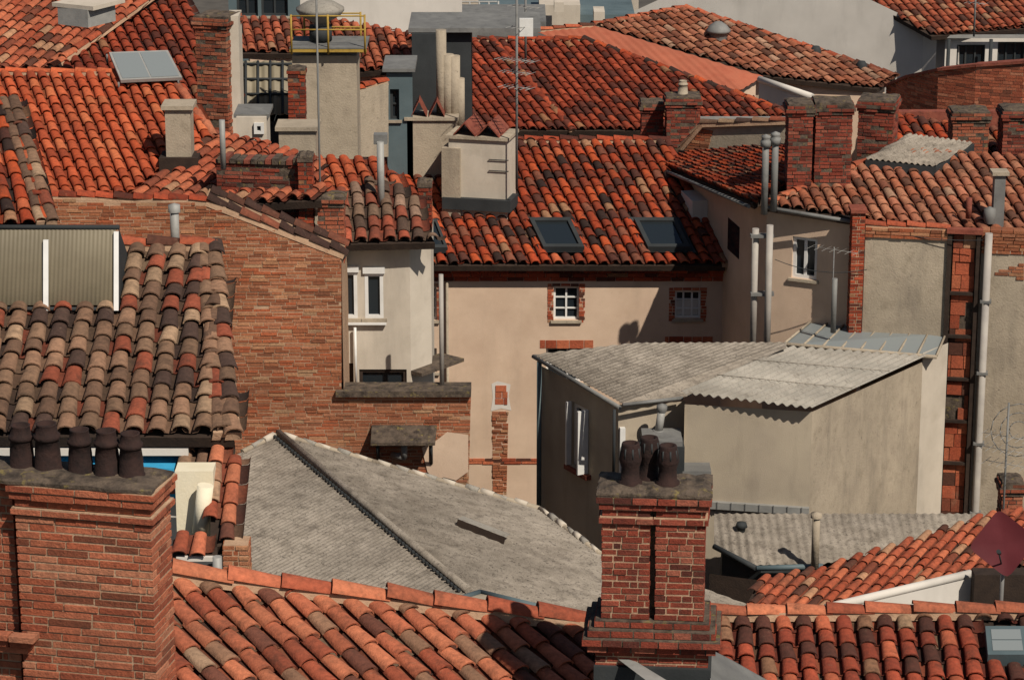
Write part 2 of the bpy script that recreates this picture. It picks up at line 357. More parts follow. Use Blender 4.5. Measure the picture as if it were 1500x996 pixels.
# ---------------------------------------------------------------- walls & windows
def wall(par,fr,s0,s1,z0,z1,holes=(),m='plaster',name='facade',o=0):
    S=sorted({s0,s1,*[h[0] for h in holes],*[h[1] for h in holes]}); Z=sorted({z0,z1,*[h[2] for h in holes],*[h[3] for h in holes]})
    V=[];Fs=[]
    for i in range(len(S)-1):
        for j in range(len(Z)-1):
            cx=(S[i]+S[i+1])/2; cz=(Z[j]+Z[j+1])/2
            if any(h[0]<cx<h[1] and h[2]<cz<h[3] for h in holes) or not(s0<cx<s1 and z0<cz<z1): continue
            k=len(V); V+=[fr.P(S[i],Z[j],o),fr.P(S[i+1],Z[j],o),fr.P(S[i+1],Z[j+1],o),fr.P(S[i],Z[j+1],o)]; Fs.append((k,k+1,k+2,k+3))
    mk(name,V,Fs,M[m],par)
def window(par,fr,h,dep=.16,nv=1,nh=1,m='plaster',fm='paint',sill=True,o=0,fw=.06):
    s0,s1,z0,z1=h
    V=[fr.P(s0,z0,o),fr.P(s1,z0,o),fr.P(s1,z1,o),fr.P(s0,z1,o),fr.P(s0,z0,o-dep),fr.P(s1,z0,o-dep),fr.P(s1,z1,o-dep),fr.P(s0,z1,o-dep)]
    mk('window_reveal',V,[(0,1,5,4),(1,2,6,5),(2,3,7,6),(3,0,4,7)],M[m],par)
    mk('window_glass',[v+fr.n*.01 for v in V[4:]],[(0,1,2,3)],M['glass'],par)
    G=Batch(); a=o-dep+.015; b=a+.05; c=(1,1,1)
    G.add(fr,s0,s1,z0,z0+fw,a,b,c);G.add(fr,s0,s1,z1-fw,z1,a,b,c)
    G.add(fr,s0,s0+fw,z0+fw,z1-fw,a,b,c);G.add(fr,s1-fw,s1,z0+fw,z1-fw,a,b,c)
    for i in range(1,nv+1):
        x=s0+(s1-s0)*i/(nv+1); G.add(fr,x-fw*.45,x+fw*.45,z0+fw,z1-fw,a,b-.006,c)
    for i in range(1,nh+1):
        z=z0+(z1-z0)*i/(nh+1); G.add(fr,s0+fw,s1-fw,z-fw*.3,z+fw*.3,a,b-.012,c)
    G.build('window_frame',par,fm)
    if sill: box(par,'window_sill',fr,s0-.06,s1+.06,z0-.06,z0-.003,o-.05,o+.06,M['conc'])
def hole(fr,u0,v0,u1,v1):
    a=fr.hit(u0,v0);b=fr.hit(u1,v1); return (a[0],b[0],b[1],a[1])
def poly(par,name,fr,px,m,o=0):
    pts=[fr.hit(u,v) for u,v in px]
    mk(name,[fr.P(s,z,o) for s,z in pts],[tuple(range(len(pts)))],M[m],par); return pts
# ================================================================= GROUND
mk('ground',[(-300,-50,0),(300,-50,0),(300,600,0),(-300,600,0)],[(0,1,2,3)],M['ground'])
# ================================================================= MID HOUSE
E=grp('rendered_townhouse'); pE=RP(750,388,59.6,0,.325,15)
VX=[[(775,328),(835,328),(856,371),(796,371)],[(928,328),(990,328),(1011,371),(949,371)],[(600,330),(640,330),(656,372),(616,372)]]
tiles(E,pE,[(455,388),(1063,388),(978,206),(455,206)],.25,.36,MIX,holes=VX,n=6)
ridge(E,pE.hit(455,206),pE.hit(978,206),DKRED,.26); ridge(E,pE.hit(1063,388),pE.hit(976,206),DKRED,.2)
bk=[pE.hit(455,206),pE.hit(978,206)]
mk('rear_roof_slope',[bk[0],bk[1],bk[1]+Vector((0,5,-1.6)),bk[0]+Vector((0,5,-1.6))],[(0,1,2,3)],M['rust'],E)
for h in VX:
    q=[pE.loc(pE.hit(u,v)) for u,v in h]
    def fp(i,k,hh):
        c=(sum(x[0] for x in q)/4,sum(x[1] for x in q)/4); return pE.P(c[0]+(q[i][0]-c[0])*k,c[1]+(q[i][1]-c[1])*k,hh)
    V=[fp(i,1.0,.17) for i in range(4)]+[fp(i,.8,.17) for i in range(4)]+[fp(i,.8,.11) for i in range(4)]+[fp(i,1.0,-.02) for i in range(4)]
    Fs=[]
    for i in range(4):
        j=(i+1)%4; Fs+=[(i,j,4+j,4+i),(4+i,4+j,8+j,8+i),(i,12+i,12+j,j)]
    mk('skylight_frame',V,Fs,M['slate'],E); mk('skylight_glass',[fp(i,.82,.115) for i in range(4)],[(0,1,2,3)],M['glass'],E)
    V=[fp(i,1.0,.03) for i in range(4)]+[fp(i,1.2,.10) for i in range(4)]
    mk('skylight_flashing',V,[(i,(i+1)%4,4+(i+1)%4,4+i) for i in range(4)],M['slate'],E)
fE=fr0(450,1064,400,60.0); zE=W(750,392,60).z
hs=[hole(fE,811,421,848,469),hole(fE,989,427,1026,467),hole(fE,615,421,640,469),hole(fE,975,507,1018,560),hole(fE,800,510,862,560),hole(fE,618,510,640,545)]
wall(E,fE,0,fE.L,0,zE,hs)
for i,h in enumerate(hs): window(E,fE,h,nv=1 if i!=1 else 2,nh=2 if i<3 else 1,fm='paint',fw=.045)
s0,s1,z0,z1=hs[1]; box(E,'curtain',fE,s0+.05,s1-.05,z0+.05,z0+(z1-z0)*.62,-.149,-.146,M['white'])
bt=Batch()
for h in hs[:3]:
    s0,s1,z0,z1=h
    brickpoly(bt,fE,[(s0-.13,z0-.05),(s0,z0-.05),(s0,z1+.03),(s0-.13,z1+.03)],p=ROSE,L=.2,dep=.03,o=.012)
    brickpoly(bt,fE,[(s1,z0-.05),(s1+.13,z0-.05),(s1+.13,z1+.03),(s1,z1+.03)],p=ROSE,L=.2,dep=.03,o=.012)
    brickpoly(bt,fE,[(s0-.13,z1+.03),(s1+.13,z1+.03),(s1+.13,z1+.1),(s0-.13,z1+.1)],p=ROSE,L=.2,dep=.03,o=.014)
for px in ([(791,496),(869,496),(869,510),(791,510)],[(974,493),(1046,493),(1046,505),(974,505)]):
    brickpoly(bt,fE,[fE.hit(*p) for p in px],p=ROSE,L=.3,dep=.03,o=.015,ch=.2)
brickpoly(bt,fE,[fE.hit(*p) for p in [(686,672),(790,672),(790,679),(686,679)]],p=ROSE,dep=.04,o=.02)
brickpoly(bt,fE,[fE.hit(*p) for p in [(721,602),(745,602),(742,724),(722,724)]],p=BW,dep=.04,o=.02,L=.25,j=.02)
brickpoly(bt,fE,[fE.hit(*p) for p in [(726,568),(744,568),(743,592),(725,592)]],p=ROSE,dep=.04,o=.022,L=.5,ch=.15,j=.01)
for k in range(3): brickpoly(bt,fE,[(0,zE-.3+k*.1),(fE.L-.02,zE-.3+k*.1),(fE.L-.02,zE-.2+k*.1),(0,zE-.2+k*.1)],p=DKRED,dep=.05,o=.03+.04*k,L=.4,ch=.098)
bt.build('brick_trim',E)
pat=[fE.hit(*p) for p in [(720,562),(729,558),(741,561),(748,563),(745,580),(749,601),(734,598),(719,602),(722,582)]]
mk('render_patch',[fE.P(s,z,.006) for s,z in pat],[tuple(range(9))],M['white'],E)
s=fE.hit(655,420)[0]; cyl(E,'rain_pipe',fE.P(s,2,.08),fE.P(s,zE-.3,.08),.03,M['conc'])
Gc,fc,zc=plaster_chimney(657,742,198,290,61.6,.9,61.3,m='plaster_lt',ext=1.0)
for a,b in ((.12,.62),(.66,1.16)): tent(Gc,fc,a,b,zc,-.95,.05,.55)
box(Gc,'flue_side',fc,-.14,.28,zc-1.9,zc-.28,-.5,.09,M['conc'])
box(Gc,'lead_flashing',fc,-.12,fc.L+.12,W(700,298,61.2).z-.2,W(700,294,61.2).z,-.6,.14,M['slate'])
for zz in (.5,.75): cyl(Gc,'strap',fc.P(fc.L-.4,zc-zz,.03),fc.P(fc.L+.05,zc-zz,.03),.012,M['slate'],6)
# ================================================================= BACK ROOFS
B1=grp('tiled_townhouse'); pl=RP(830,190,72,0,.32,22)
pts=tiles(B1,pl,[(690,191),(985,191),(1155,170),(1150,163),(855,58),(655,60)],.25,.36,DKRED,n=5)
skirt(B1,pts); ridge(B1,pl.hit(720,58),pl.hit(838,191),DKRED,.24); ridge(B1,pl.hit(855,58),pl.hit(1152,165),MIX,.24)
ridge(B1,pl.hit(655,60),pl.hit(855,58),MIX,.24)
fr=fr0(980,1155,172,71.6); box(B1,'gutter',fr,0,fr.L,W(1000,180,71.6).z,W(1000,172,71.6).z,-.1,0,M['zinc_lt'])
B2=grp('low_pitched_house'); pl=RP(1000,120,77,15,.26,10)
pts=corr(B2,pl,[(788,48),(868,37),(1118,112),(1085,132),(1010,125)],.24,.012,'flat_tile',name='flat_tile_roof'); skirt(B2,pts,inset=.2)
ridge(B2,pl.hit(790,45),pl.hit(868,38),ROSE,.24)
B3=grp('long_tiled_house'); pl=RP(1120,112,80,22,.28,8)
pts=tiles(B3,pl,[(868,38),(1003,12),(1312,112),(1285,130),(1125,112)],.28,.4,FADE,n=5,rim=False); skirt(B3,pts)
ridge(B3,pl.hit(868,38),pl.hit(1003,12),ROSE,.26); ridge(B3,pl.hit(1003,12),pl.hit(1312,112),ROSE,.26)
for (u,v) in ((1195,78),(1262,100)): lathe(B3,'roof_vent',pl.hit(u,v),[(.16,0),(.16,.1),(.1,.2),(.001,.22)],M['slate'])
G=grp('roof_ventilator'); p=pl.hit(1052,58); lathe(G,'cowl',p,[(.26,0),(.26,.2),(.36,.22),(.36,.28),(.25,.42),(.1,.52),(.001,.54)],M['zinc'])
a_=W(1112,116,76.5);b_=W(1190,142,75); cyl(B3,'white_verge',a_,b_,.09,M['white'],8)
mk('verge_wall',[a_,b_,Vector((b_.x,b_.y,8)),Vector((a_.x,a_.y,8))],[(0,1,2,3)],M['white'],B3)
Wt=grp('white_gabled_building'); fr=fr0(900,1405,60,95,91)
poly(Wt,'white_gable_wall',fr,[(900,30),(1095,-60),(1258,-8),(1405,62),(1405,240),(900,240)],'white')
pl=RP(1380,52,90.5,12,.3,5)
pts=tiles(Wt,pl,[(1365,53),(1500,42),(1560,38),(1560,-60),(1180,-60),(1255,-8)],.28,.42,ROSE,n=5,rim=False); skirt(Wt,pts,'white',skip=(0,),inset=.6)
fr=fr0(1385,1560,60,90.9); zt=W(1385,54,90.9).z
hs=[hole(fr,1402,66,1442,98),hole(fr,1462,62,1500,96)]
wall(Wt,fr,0,fr.L,0,zt,hs,'white')
for h in hs: window(Wt,fr,h,nv=2,nh=0,m='white',fm='slate')
box(Wt,'gutter',fr,-.2,fr.L,zt,zt+.1,.2,.3,M['zinc_lt'])
for u in (1390,1452): vcyl(Wt,'downpipe',u,58,110,90.5,.06,M['slate'],ext=3)
Cu=grp('curved_brick_parapet'); bt=Batch(); L=[(1298,128,80),(1330,114,78.5),(1375,104,77.4),(1430,98,76.7),(1500,93,76.3),(1570,91,76.2)]
for i in range(len(L)-1):
    a,b=W(*L[i]),W(*L[i+1]); fr=Fr(a,b); za,zb=a.z,b.z
    brickpoly(bt,fr,[(0,8),(fr.L,8),(fr.L,zb),(0,za)],p=BR2,ch=.085,L=.35,j=.004)
    mk('mortar',[fr.P(0,0,-.012),fr.P(fr.L,0,-.012),fr.P(fr.L,zb,-.012),fr.P(0,za,-.012)],[(0,1,2,3)],M['mortar'],Cu)
    V=[fr.P(0,za,.06),fr.P(fr.L,zb,.06),fr.P(fr.L,zb,-.25),fr.P(0,za,-.25)]; V+=[v+Vector((0,0,.08)) for v in V]
    mk('coping',V,[(0,1,5,4),(4,5,6,7),(3,2,1,0),(2,3,7,6),(0,4,7,3),(1,2,6,5)],M['rust'],Cu)
bt.build('bricks',Cu,'brick')
Tz=grp('flat_roof_building'); a=W(1300,166,78)
mk('flat_roof',[(a.x,73.5,a.z-.3),(25,73.5,a.z-.4),(25,80,a.z-.4),(a.x,80,a.z-.3)],[(0,1,2,3)],M['zinc'],Tz)
pxbox(Tz,'parapet',1300,164,1560,174,73.5,.3,M['rust'],ext=8)
T1=grp('metal_roofed_block'); fr=fr0(560,935,40,97,96)
hs=[hole(fr,575,-8,605,14),hole(fr,640,-8,690,10),hole(fr,838,-8,880,20)]
wall(T1,fr,0,fr.L,0,W(750,-30,97).z,hs,'plaster_lt')
for h in hs: window(T1,fr,h,nv=2,nh=0,m='white',fm='slate')
for (u0,v0,u1,v1,D,mm) in ((535,8,640,18,93,'bluegrey'),(605,32,800,42,84,'zinc'),(790,8,850,30,90,'plaster_lt'),(700,14,790,32,92,'bluegrey'),(610,12,700,32,92,'conc'),(850,22,930,34,91,'bluegrey')):
    pxbox(T1,'roof_volume',u0,v0,u1,v1,D,3,M[mm],ext=8)
for (u,v,w_) in ((640,24,22),(668,22,12),(720,20,20),(756,22,10),(812,4,14),(870,18,16)): pxbox(T1,'plant_box',u,v,u+w_,v+14,88.5,1,M[R.choice(['zinc_lt','conc','plaster_lt','slate'])])
rl=grp('roof_railing')
for u in range(590,740,14): vcyl(rl,'post',u,2,34,88,.03,M['zinc_lt'])
for v in (3,12,22): cyl(rl,'rail',W(590,v,88),W(728,v,88),.03,M['zinc_lt'],6)
for (u,v,uu,vv) in ((618,-6,640,26),(640,26,660,-6),(660,-6,690,24)): cyl(rl,'brace',W(u,v,88),W(uu,vv,88),.04,M['zinc_lt'],6)
T2=grp('blue_glazed_block'); fr=fr0(335,440,20,80)
hs=[hole(fr,346,-8,378,24),hole(fr,382,-8,422,24)]; wall(T2,fr,0,fr.L,0,W(380,-20,82).z+1,hs,'bluegrey')
for h in hs: window(T2,fr,h,nv=1,nh=0,m='bluegrey',fm='slate')
wall(T2,fr0(425,600,20,82),0,5,0,W(380,-20,82).z,(),'white',name='rear_wall')
# ================================================================= TOP LEFT ROOFS
K=grp('hipped_tiled_house'); pl=RP(100,102,60,-25,.33,0)
p1=tiles(K,pl,[(-60,-30),(262,-30),(75,104),(-60,104)],.25,.36,ROSE,n=5); skirt(K,p1)
pl2=RP(75,104,pl.hit(75,104).y,0,.31,20)
tiles(K,pl2,[(75,104),(262,-30),(300,60),(345,120),(345,152),(250,150),(200,120)],.25,.36,DKRED,n=5)
ridge(K,pl.hit(75,104),pl.hit(262,-30),ROSE,.27,lift=.05)
G=grp('metal_roof_box'); pxbox(G,'body',84,10,128,36,58,.9,M['zinc_lt'],D2=57.6); pxbox(G,'lid',76,4,136,10,58.05,1.1,M['plaster_lt'],D2=57.55)
C=grp('orange_tiled_house'); pl=RP(130,288,48,0,.32,20)
p1=tiles(C,pl,[(-60,106),(245,108),(312,200),(190,287),(-60,292)],.225,.34,ORANGE,n=6,m='tile_new'); skirt(C,p1)
ridge(C,pl.hit(-60,106),pl.hit(245,108),ORANGE,.22); ridge(C,pl.hit(245,108),pl.hit(312,200),FG,.2,lift=.02)
pl2=RP(250,283,47.9,-28,.25,0)
tiles(C,pl2,[(188,290),(312,196),(392,212),(470,238),(470,292),(330,300)],.235,.34,ROSE,n=6)
G=grp('solar_panel'); pz=RP(200,130,pl.hit(200,130).y,0,.5,12); pz.p0=pz.p0+Vector((0,0,.12))
q=[pl.loc(pl.hit(*p)) for p in ((178,133),(268,129),(247,89),(161,92))]
V=[pl.P(x[0],x[1],.22) for x in q]+[pl.P(x[0],x[1],.16) for x in q]; mk('panel_frame',V,[(0,1,2,3),(7,6,5,4)]+[(i,i+4,(i+1)%4+4,(i+1)%4) for i in range(4)],M['zinc_lt'],G)
cx=sum(x[0] for x in q)/4; cy=sum(x[1] for x in q)/4; a,b,c,d=[pl.P(cx+(x[0]-cx)*.92,cy+(x[1]-cy)*.9,.226) for x in q]
mk('left_module',[a,a.lerp(b,.485),d.lerp(c,.485),d],[(0,1,2,3)],M['frost'],G); mk('right_module',[a.lerp(b,.515),b,c,d.lerp(c,.515)],[(0,1,2,3)],M['frost'],G)
for x in q: cyl(G,'leg',pl.P(x[0]*.97,x[1],.0),pl.P(x[0]*.97,x[1],.17),.02,M['zinc'],6)
B=grp('old_tiled_house'); pl=RP(40,330,42,8,.33,8)
p1=tiles(B,pl,[(-120,150),(20,150),(76,330),(-120,330)],.25,.36,MIX,n=6); skirt(B,p1); ridge(B,pl.hit(76,330),pl.hit(20,150),OLD,.26,lift=.03)
ridge(B,pl.hit(60,330),pl.hit(6,150),OLD,.22,lift=.02)
brick_chimney(285,330,22,120,56,.75,55.8,p=BR2,ext=1.2)
pxbox(grp('rendered_flue_wall'),'rendered_flank',331,24,349,145,56,.7,M['plaster_lt'],ext=1)
G,fr,z=plaster_chimney(241,278,155,232,48.8,.5,m='conc',ext=.8); box(G,'tile_flashing',fr,-.12,fr.L+.12,W(250,238,48.7).z-.3,W(250,232,48.7).z,-.5,.1,M['wood'])
K3=grp('weathered_tiled_house'); pl=RP(450,100,68,0,.31,12)
p1=tiles(K3,pl,[(348,78),(430,78),(520,106),(602,98),(604,50),(480,28),(348,28)],.25,.36,ROSE,n=5); skirt(K3,p1)
G=grp('corrugated_lean_to'); pl=P3(W(345,168,60),W(428,168,60),W(345,85,61.6)); corr(G,pl,[(345,168),(428,168),(428,90),(345,90)],.2,.02,'poly'); skirt(G,[pl.hit(*p) for p in ((345,168),(428,168),(428,90),(345,90))],'slate',inset=.05)
for v in (96,118,140): cyl(G,'cross_bar',pl.hit(345,v)+pl.n*.04,pl.hit(428,v)+pl.n*.04,.03,M['slate'],6)
for u in (360,378,396,414): cyl(G,'rafter',pl.hit(u,92)+pl.n*.04,pl.hit(u,168)+pl.n*.04,.03,M['slate'],6)
G=grp('garden_wall'); fr=fr0(452,569,150,60,62)
poly(G,'rendered_wall',fr,[(466,150),(569,121),(569,230),(466,230)],'conc'); poly(G,'rendered_wall_back',fr,[(466,150),(569,121),(569,230),(466,230)],'conc',o=-.25)
a=fr.hit(462,151);b=fr.hit(570,121); ridge(G,fr.P(a[0],a[1],-.12),fr.P(b[0],b[1],-.12),ORANGE,.3)
G=grp('white_dormer'); pxbox(G,'body',346,172,390,215,54,.8,M['plaster_lt'],ext=1); fr=fr0(346,390,172,53.98); window(G,fr,hole(fr,372,180,387,196),dep=.02,nv=0,nh=0,m='white',sill=False); pxbox(G,'lid',342,168,394,173,54.1,1,M['zinc'])
S=grp('blue_grey_shed'); fr=fr0(566,604,105,63); hs=[hole(fr,571,131,585,176)]; wall(S,fr,0,fr.L,0,W(580,105,63).z,hs,'bluegrey'); window(S,fr,hs[0],nv=0,nh=1,m='bluegrey',fm='slate')
pxbox(S,'roof',560,101,608,106,62.9,1.6,M['zinc'])
S=grp('slate_clad_stair_tower'); pxbox(S,'cladding',603,50,645,200,66,2,M['slate'],ext=8); pxbox(S,'roof_lip',598,42,792,48,66.1,2.2,M['zinc']); pxbox(S,'side_wall',645,48,690,62,66.3,2,M['slate'],ext=8)
D_=grp('ventilation_ducts')
for (u,v0,v1,r) in ((646,44,165,.12),(656,80,165,.14),(665,82,168,.14),(673,115,168,.12)):
    vcyl(D_,'duct',u,v0,v1,63.5,r,M['conc'],ext=.4)
G,fr,z=plaster_chimney(596,668,172,192,63,.7,m='conc',ext=2)
for a,b in ((.1,.45),(.5,.85)): tent(G,fr,a,b,z,-.6,0,1.0)
T=grp('rooftop_beacon_tank'); pxbox(T,'pedestal',428,82,522,130,58,1.2,M['conc'],ext=3)
for (u,v0,v1,D) in ((426,22,80,57.8),(480,22,80,57.8),(534,22,80,57.8),(445,5,78,59.2),(528,18,78,59.2)): vcyl(T,'post',u,v0,v1,D,.022,M['yellow'])
for v in (24,44): cyl(T,'rail',W(426,v,57.8),W(534,v,57.8),.018,M['yellow'],6)
for v in (20,40): cyl(T,'rail',W(445,v,59.2),W(528,v,59.2),.018,M['yellow'],6)
pxbox(T,'deck',424,70,537,72,57.79,1.3,M['zinc']); pxbox(T,'deck_edge',424,70,537,77,57.8,.04,M['yellow'])
p=W(470,66,58.5); lathe(T,'tank',(p.x,p.y,p.z),[(.14,0),(.14,.45),(.2,.5),(.42,.62),(.5,.72),(.5,.78),(.3,.9),(.001,.95)],M['cement_lt']); cyl(T,'black_drum',(p.x,p.y,p.z+.1),(p.x,p.y,p.z+.4),.24,M['slate'])
def mast(u,v0,v1,D,name,els=(),r=.022,ext=.5,er=.006):
    G=grp(name); vcyl(G,'mast',u,v0,v1,D,r,M['zinc'],ext=ext,n=8)
    for (v,w,k) in els:
        c=W(u,v,D); bm=Vector((.8,-.5,.0)).normalized(); s=Vector((.5,.8,0)).normalized()
        cyl(G,'boom',c-bm*w*.5,c+bm*w*.5,er*1.4,M['zinc_lt'],6)
        for i in range(k):
            q=c+bm*w*(i/(k-1)-.5); cyl(G,'element',q-s*.22,q+s*.22,er,M['zinc_lt'],5)
    return G
mast(463,-20,330,47.5,'antenna_mast',(),.018)
G=mast(757,-10,245,61,'tv_antenna',((88,.9,9),(106,.7,7),(128,.7,6),(40,.3,3)),.028)
pxbox(G,'panel_aerial',761,28,781,54,61,.1,M['paint'])
mast(770,-10,60,70,'tv_antenna',((10,.8,6),),.03)
mast(1430,-20,30,85,'tv_antenna',((5,.6,5),(-5,.6,5)),.03)
brick_chimney(940,972,150,195,67,.6,p=BR,ext=1.5); brick_chimney(977,1026,142,200,66.2,.7,p=BR,ext=2.5,pots=1,potm='conc')
G=grp('rendered_gable_wall'); fr=fr0(985,1155,240,64.5,63); bt=Batch()
poly(G,'gable',fr,[(975,250),(1030,184),(1153,180),(1153,300),(975,300)],'conc')
brickpoly(bt,fr,[fr.hit(*p) for p in [(982,244),(1028,190),(1045,190),(1030,245)]],p=BW,dep=.03,o=.02); bt.build('exposed_bricks',G)
a,b,c=[fr.P(*fr.hit(*p),0) for p in ((975,248),(1030,182),(1155,178))]
for x,y in ((a,b),(b,c)): ridge(G,x,y,OLD,.26)
# ================================================================= RIGHT HOUSE
I=grp('corner_rendered_house')
A=Vector((3.3,66.5,0)); Bc=Vector((5.24,56.8,0)); fl=Fr(A,Bc); zc=W(1110,293,56.9).z
def zl(s): return 10.95+(zc-10.95)*s/fl.L
mk('side_wall',[fl.P(0,0),fl.P(fl.L,0),fl.P(fl.L,zl(fl.L)),fl.P(0,zl(0))],[(0,1,2,3)],M['plaster'],I)
s,z=fl.hit(1076,340); box(I,'side_window',fl,s-.5,s+.4,z-.5,z+.2,-.1,.01,M['glass'])
s,z=fl.hit(1028,300); box(I,'air_conditioner',fl,s-.5,s+.5,z-.28,z+.22,.0,.35,M['white'])
e0=fl.P(.8,zl(.8),.35); e1=fl.P(fl.L+.1,zl(fl.L)+.02,.35); p3=P3(e0,e1,W(1150,222,60.5))
tiles(I,p3,None,.25,.36,MIX,n=6,pts=[e0,e1,W(1155,262,57.6),W(1155,215,60.8),W(1085,214,62.4)])
cyl(I,'gutter',fl.P(.8,zl(.8)-.07,.42),fl.P(fl.L+.1,zc-.07,.42),.04,M['zinc'])
fI=Fr(Bc,W(1262,320,55.9)); zI=W(1125,304,56.7).z
hs=[hole(fI,1161,346,1196,411)]
wall(I,fI,0,fI.L,0,zI,hs); window(I,fI,hs[0],nv=1,nh=0,dep=.12,fw=.07)
pI=RP(1125,300,56.4,4,.28,6)
tiles(I,pI,[(1122,300),(1262,322),(1500,350),(1580,352),(1580,236),(1340,222),(1272,236)],.25,.36,FADE,n=6)
cyl(I,'gutter',pI.hit(1115,303),pI.hit(1262,327),.04,M['zinc'])
ridge(I,pI.hit(1122,300),pI.hit(1272,236),ROSE,.24)
G=grp('flue_pipes')
for (u,v0,v1,D,r) in ((1107,335,500,55.9,.07),(1128,330,500,55.7,.07)): vcyl(G,'pipe',u,v0,v1,D,r,M['pipe'],ext=.5)
for (u,v0,v1) in ((1122,208,300),(1136,204,295)): 
    vcyl(G,'pipe',u,v0,v1,56.2,.07,M['zinc'],ext=.2); p=W(u,v0,56.2); lathe(G,'cowl',p,[(.08,-.1),(.11,-.1),(.11,.02),(.08,.05),(.09,.07),(.1,.12),(.001,.16)],M['zinc'])
for v in (345,430): pxbox(G,'bracket',1100,v,1134,v+4,55.75,.2,M['zinc'])
brick_chimney(1156,1192,152,262,57,.7,p=BR,ext=.6); brick_chimney(1196,1250,150,262,57.1,.75,p=BR,ext=.6)
brick_chimney(1258,1310,145,215,59.5,.8,D2=59.3,p=BR,ext=1.2); brick_chimney(1397,1450,163,226,61,.7,p=BR2,ext=1.2); brick_chimney(1471,1530,160,226,61,.7,p=BR,ext=1.2)
pl=RP(1340,196,63,0,.3,10); G=grp('tiled_outbuilding'); p1=tiles(G,pl,[(1310,205),(1330,222),(1580,232),(1580,205),(1370,180),(1310,168)],.25,.36,MIX,n=5); skirt(G,p1)
G=grp('corrugated_skylight'); pl=P3(pI.hit(1268,232)+Vector((0,0,.15)),pI.hit(1372,246)+Vector((0,0,.18)),W(1332,196,59.6)); corr(G,pl,[(1268,232),(1372,243),(1428,209),(1332,196)],.12,.02,'cement'); slab(G,'frame',pl,[pl.hit(*p) for p in ((1268,232),(1372,243),(1428,209),(1332,196))],-.35,-.04,M['slate'])
plaster_chimney(1458,1474,252,318,55.6,.25,m='zinc',name='metal_flue')
G=grp('vent_drum'); lathe(G,'drum',W(1450,306,55.6),[(.09,-.3),(.12,-.2),(.12,0),(.001,.05)],M['zinc']); vcyl(grp('clay_vent_pipe'),'pipe',1420,290,320,55.6,.06,M['rust'])
P=grp('party_wall'); fP=fr0(1268,1580,340,55.5,54.8); zp=fP.hit(1300,348)[1]
wall(P,fP,0,fP.hit(1386,400)[0],0,zp,(),'conc',name='concrete_face'); s2=fP.hit(1436,400)[0]
wall(P,fP,s2,fP.L,0,fP.hit(1480,372)[1],(),'conc',name='rendered_face')
bt=Batch(); s1=fP.hit(1386,400)[0]
brickpoly(bt,fP,[(0,zp),(s1,zp),(s1,zp+.2),(0,zp+.2)],p=BW,dep=.5,o=.05)
brickpoly(bt,fP,[(s2,fP.hit(1480,372)[1]),(fP.L,fP.hit(1480,372)[1]),(fP.L,zp+.25),(s2,zp+.25)],p=BW,dep=.3,o=.03)
brickpoly(bt,fP,[fP.hit(*x) for x in [(1450,400),(1500,385),(1500,410),(1470,402)]],p=BW,dep=.03,o=.015)
brickpoly(bt,fP,[(s1+.12,4),(s2-.12,4),(s2-.12,zp+.1),(s1+.12,zp+.1)],p=ROSE,ch=.28,L=.34,dep=.1,o=-.06,j=.02,miss=.06)
bt.build('bricks',P); mk('mortar',[fP.P(s1,0,-.09),fP.P(s2,0,-.09),fP.P(s2,zp+.1,-.09),fP.P(s1,zp+.1,-.09)],[(0,1,2,3)],M['mortar_dk'],P)
for x in (s1,s2-.1): box(P,'rusted_rail',fP,x,x+.09,3,zp+.15,-.08,.06,M['wood'])
for z in (5,7.0,7.9,8.8,9.7,10.6): box(P,'cross_tie',fP,s1+.092,s2-.102,z,z+.06,-.05,.03,M['wood'])
box(P,'lintel',fP,s1-.02,s2+.02,zp+.155,zp+.25,-.1,.1,M['rust'])
s=fP.hit(1446,400)[0]; cyl(P,'drainpipe',fP.P(s,0,.12),fP.P(s,zp+.2,.12),.075,M['pipe'])
for z in (6,7.5,9,10.5): box(P,'pipe_bracket',fP,s-.11,s+.11,z,z+.05,0,.21,M['zinc'])
ridge(P,fP.P(0,zp+.21,-.1),fP.P(s1,zp+.21,-.1),ROSE,.26)
P2=grp('brick_pier'); fr=fr0(1249,1268,315,55.4); b=Batch(); z1=W(1258,312,55.4).z; stack(b,fr,0,fr.L,z1-3.2,z1,.4,DKRED); core(P2,fr,0,fr.L,z1-3.2,z1,.4); b.build('bricks',P2,'brick'); pxbox(P2,'tile_cap',1247,308,1271,313,55.35,.5,M['rust'])
mast(1222,362,480,54.8,'tv_antenna',((366,1.0,7),),.012,ext=0,er=.003)
vcyl(grp('vent_pipe'),'pipe',1223,408,480,54.6,.055,M['zinc'],ext=.1)
G=grp('overhead_cable'); cable(G,W(1135,380,55.7),W(1270,395,55.3),.15,r=.008); cable(G,W(1262,330,55.6),W(1440,352,54.9),.1,r=.008)
# ================================================================= CORRUGATED ANNEX
N=grp('corrugated_roof_annex')
a,b,c=W(783,519,53.3),W(912,590,50.5),W(1152,502,53.9)
pl=P3(b,a,c); corr(N,pl,[(783,519),(912,590),(1010,580),(1152,509),(1152,501),(930,502)],.13,.010,'cement')
p1,p2,p3_=W(1190,597,49.5),W(1357,521,54),W(997,574,50.1)
plr=P3(p1,p3_,p2); corr(N,plr,[(1190,597),(997,574),(1150,507),(1357,521)],.17,.026,'cement_lt')
for t in (.33,.66):
    a_=p1.lerp(p2,t)+Vector((0,0,.028)); b_=p3_.lerp(plr.hit(1150,507),t)+Vector((0,0,.028)); cyl(N,'sheet_lap',a_,b_,.008,M['cement'],6)
fL=Fr(W(792,520,53.2),W(906,592,50.7)); hs=[hole(fL,838,588,860,692),]
zt=9.72; wall(N,fL,0,fL.L,0,zt,hs,'plaster_gr'); window(N,fL,hs[0],nv=1,nh=0,m='plaster_gr',dep=.12,fw=.09)
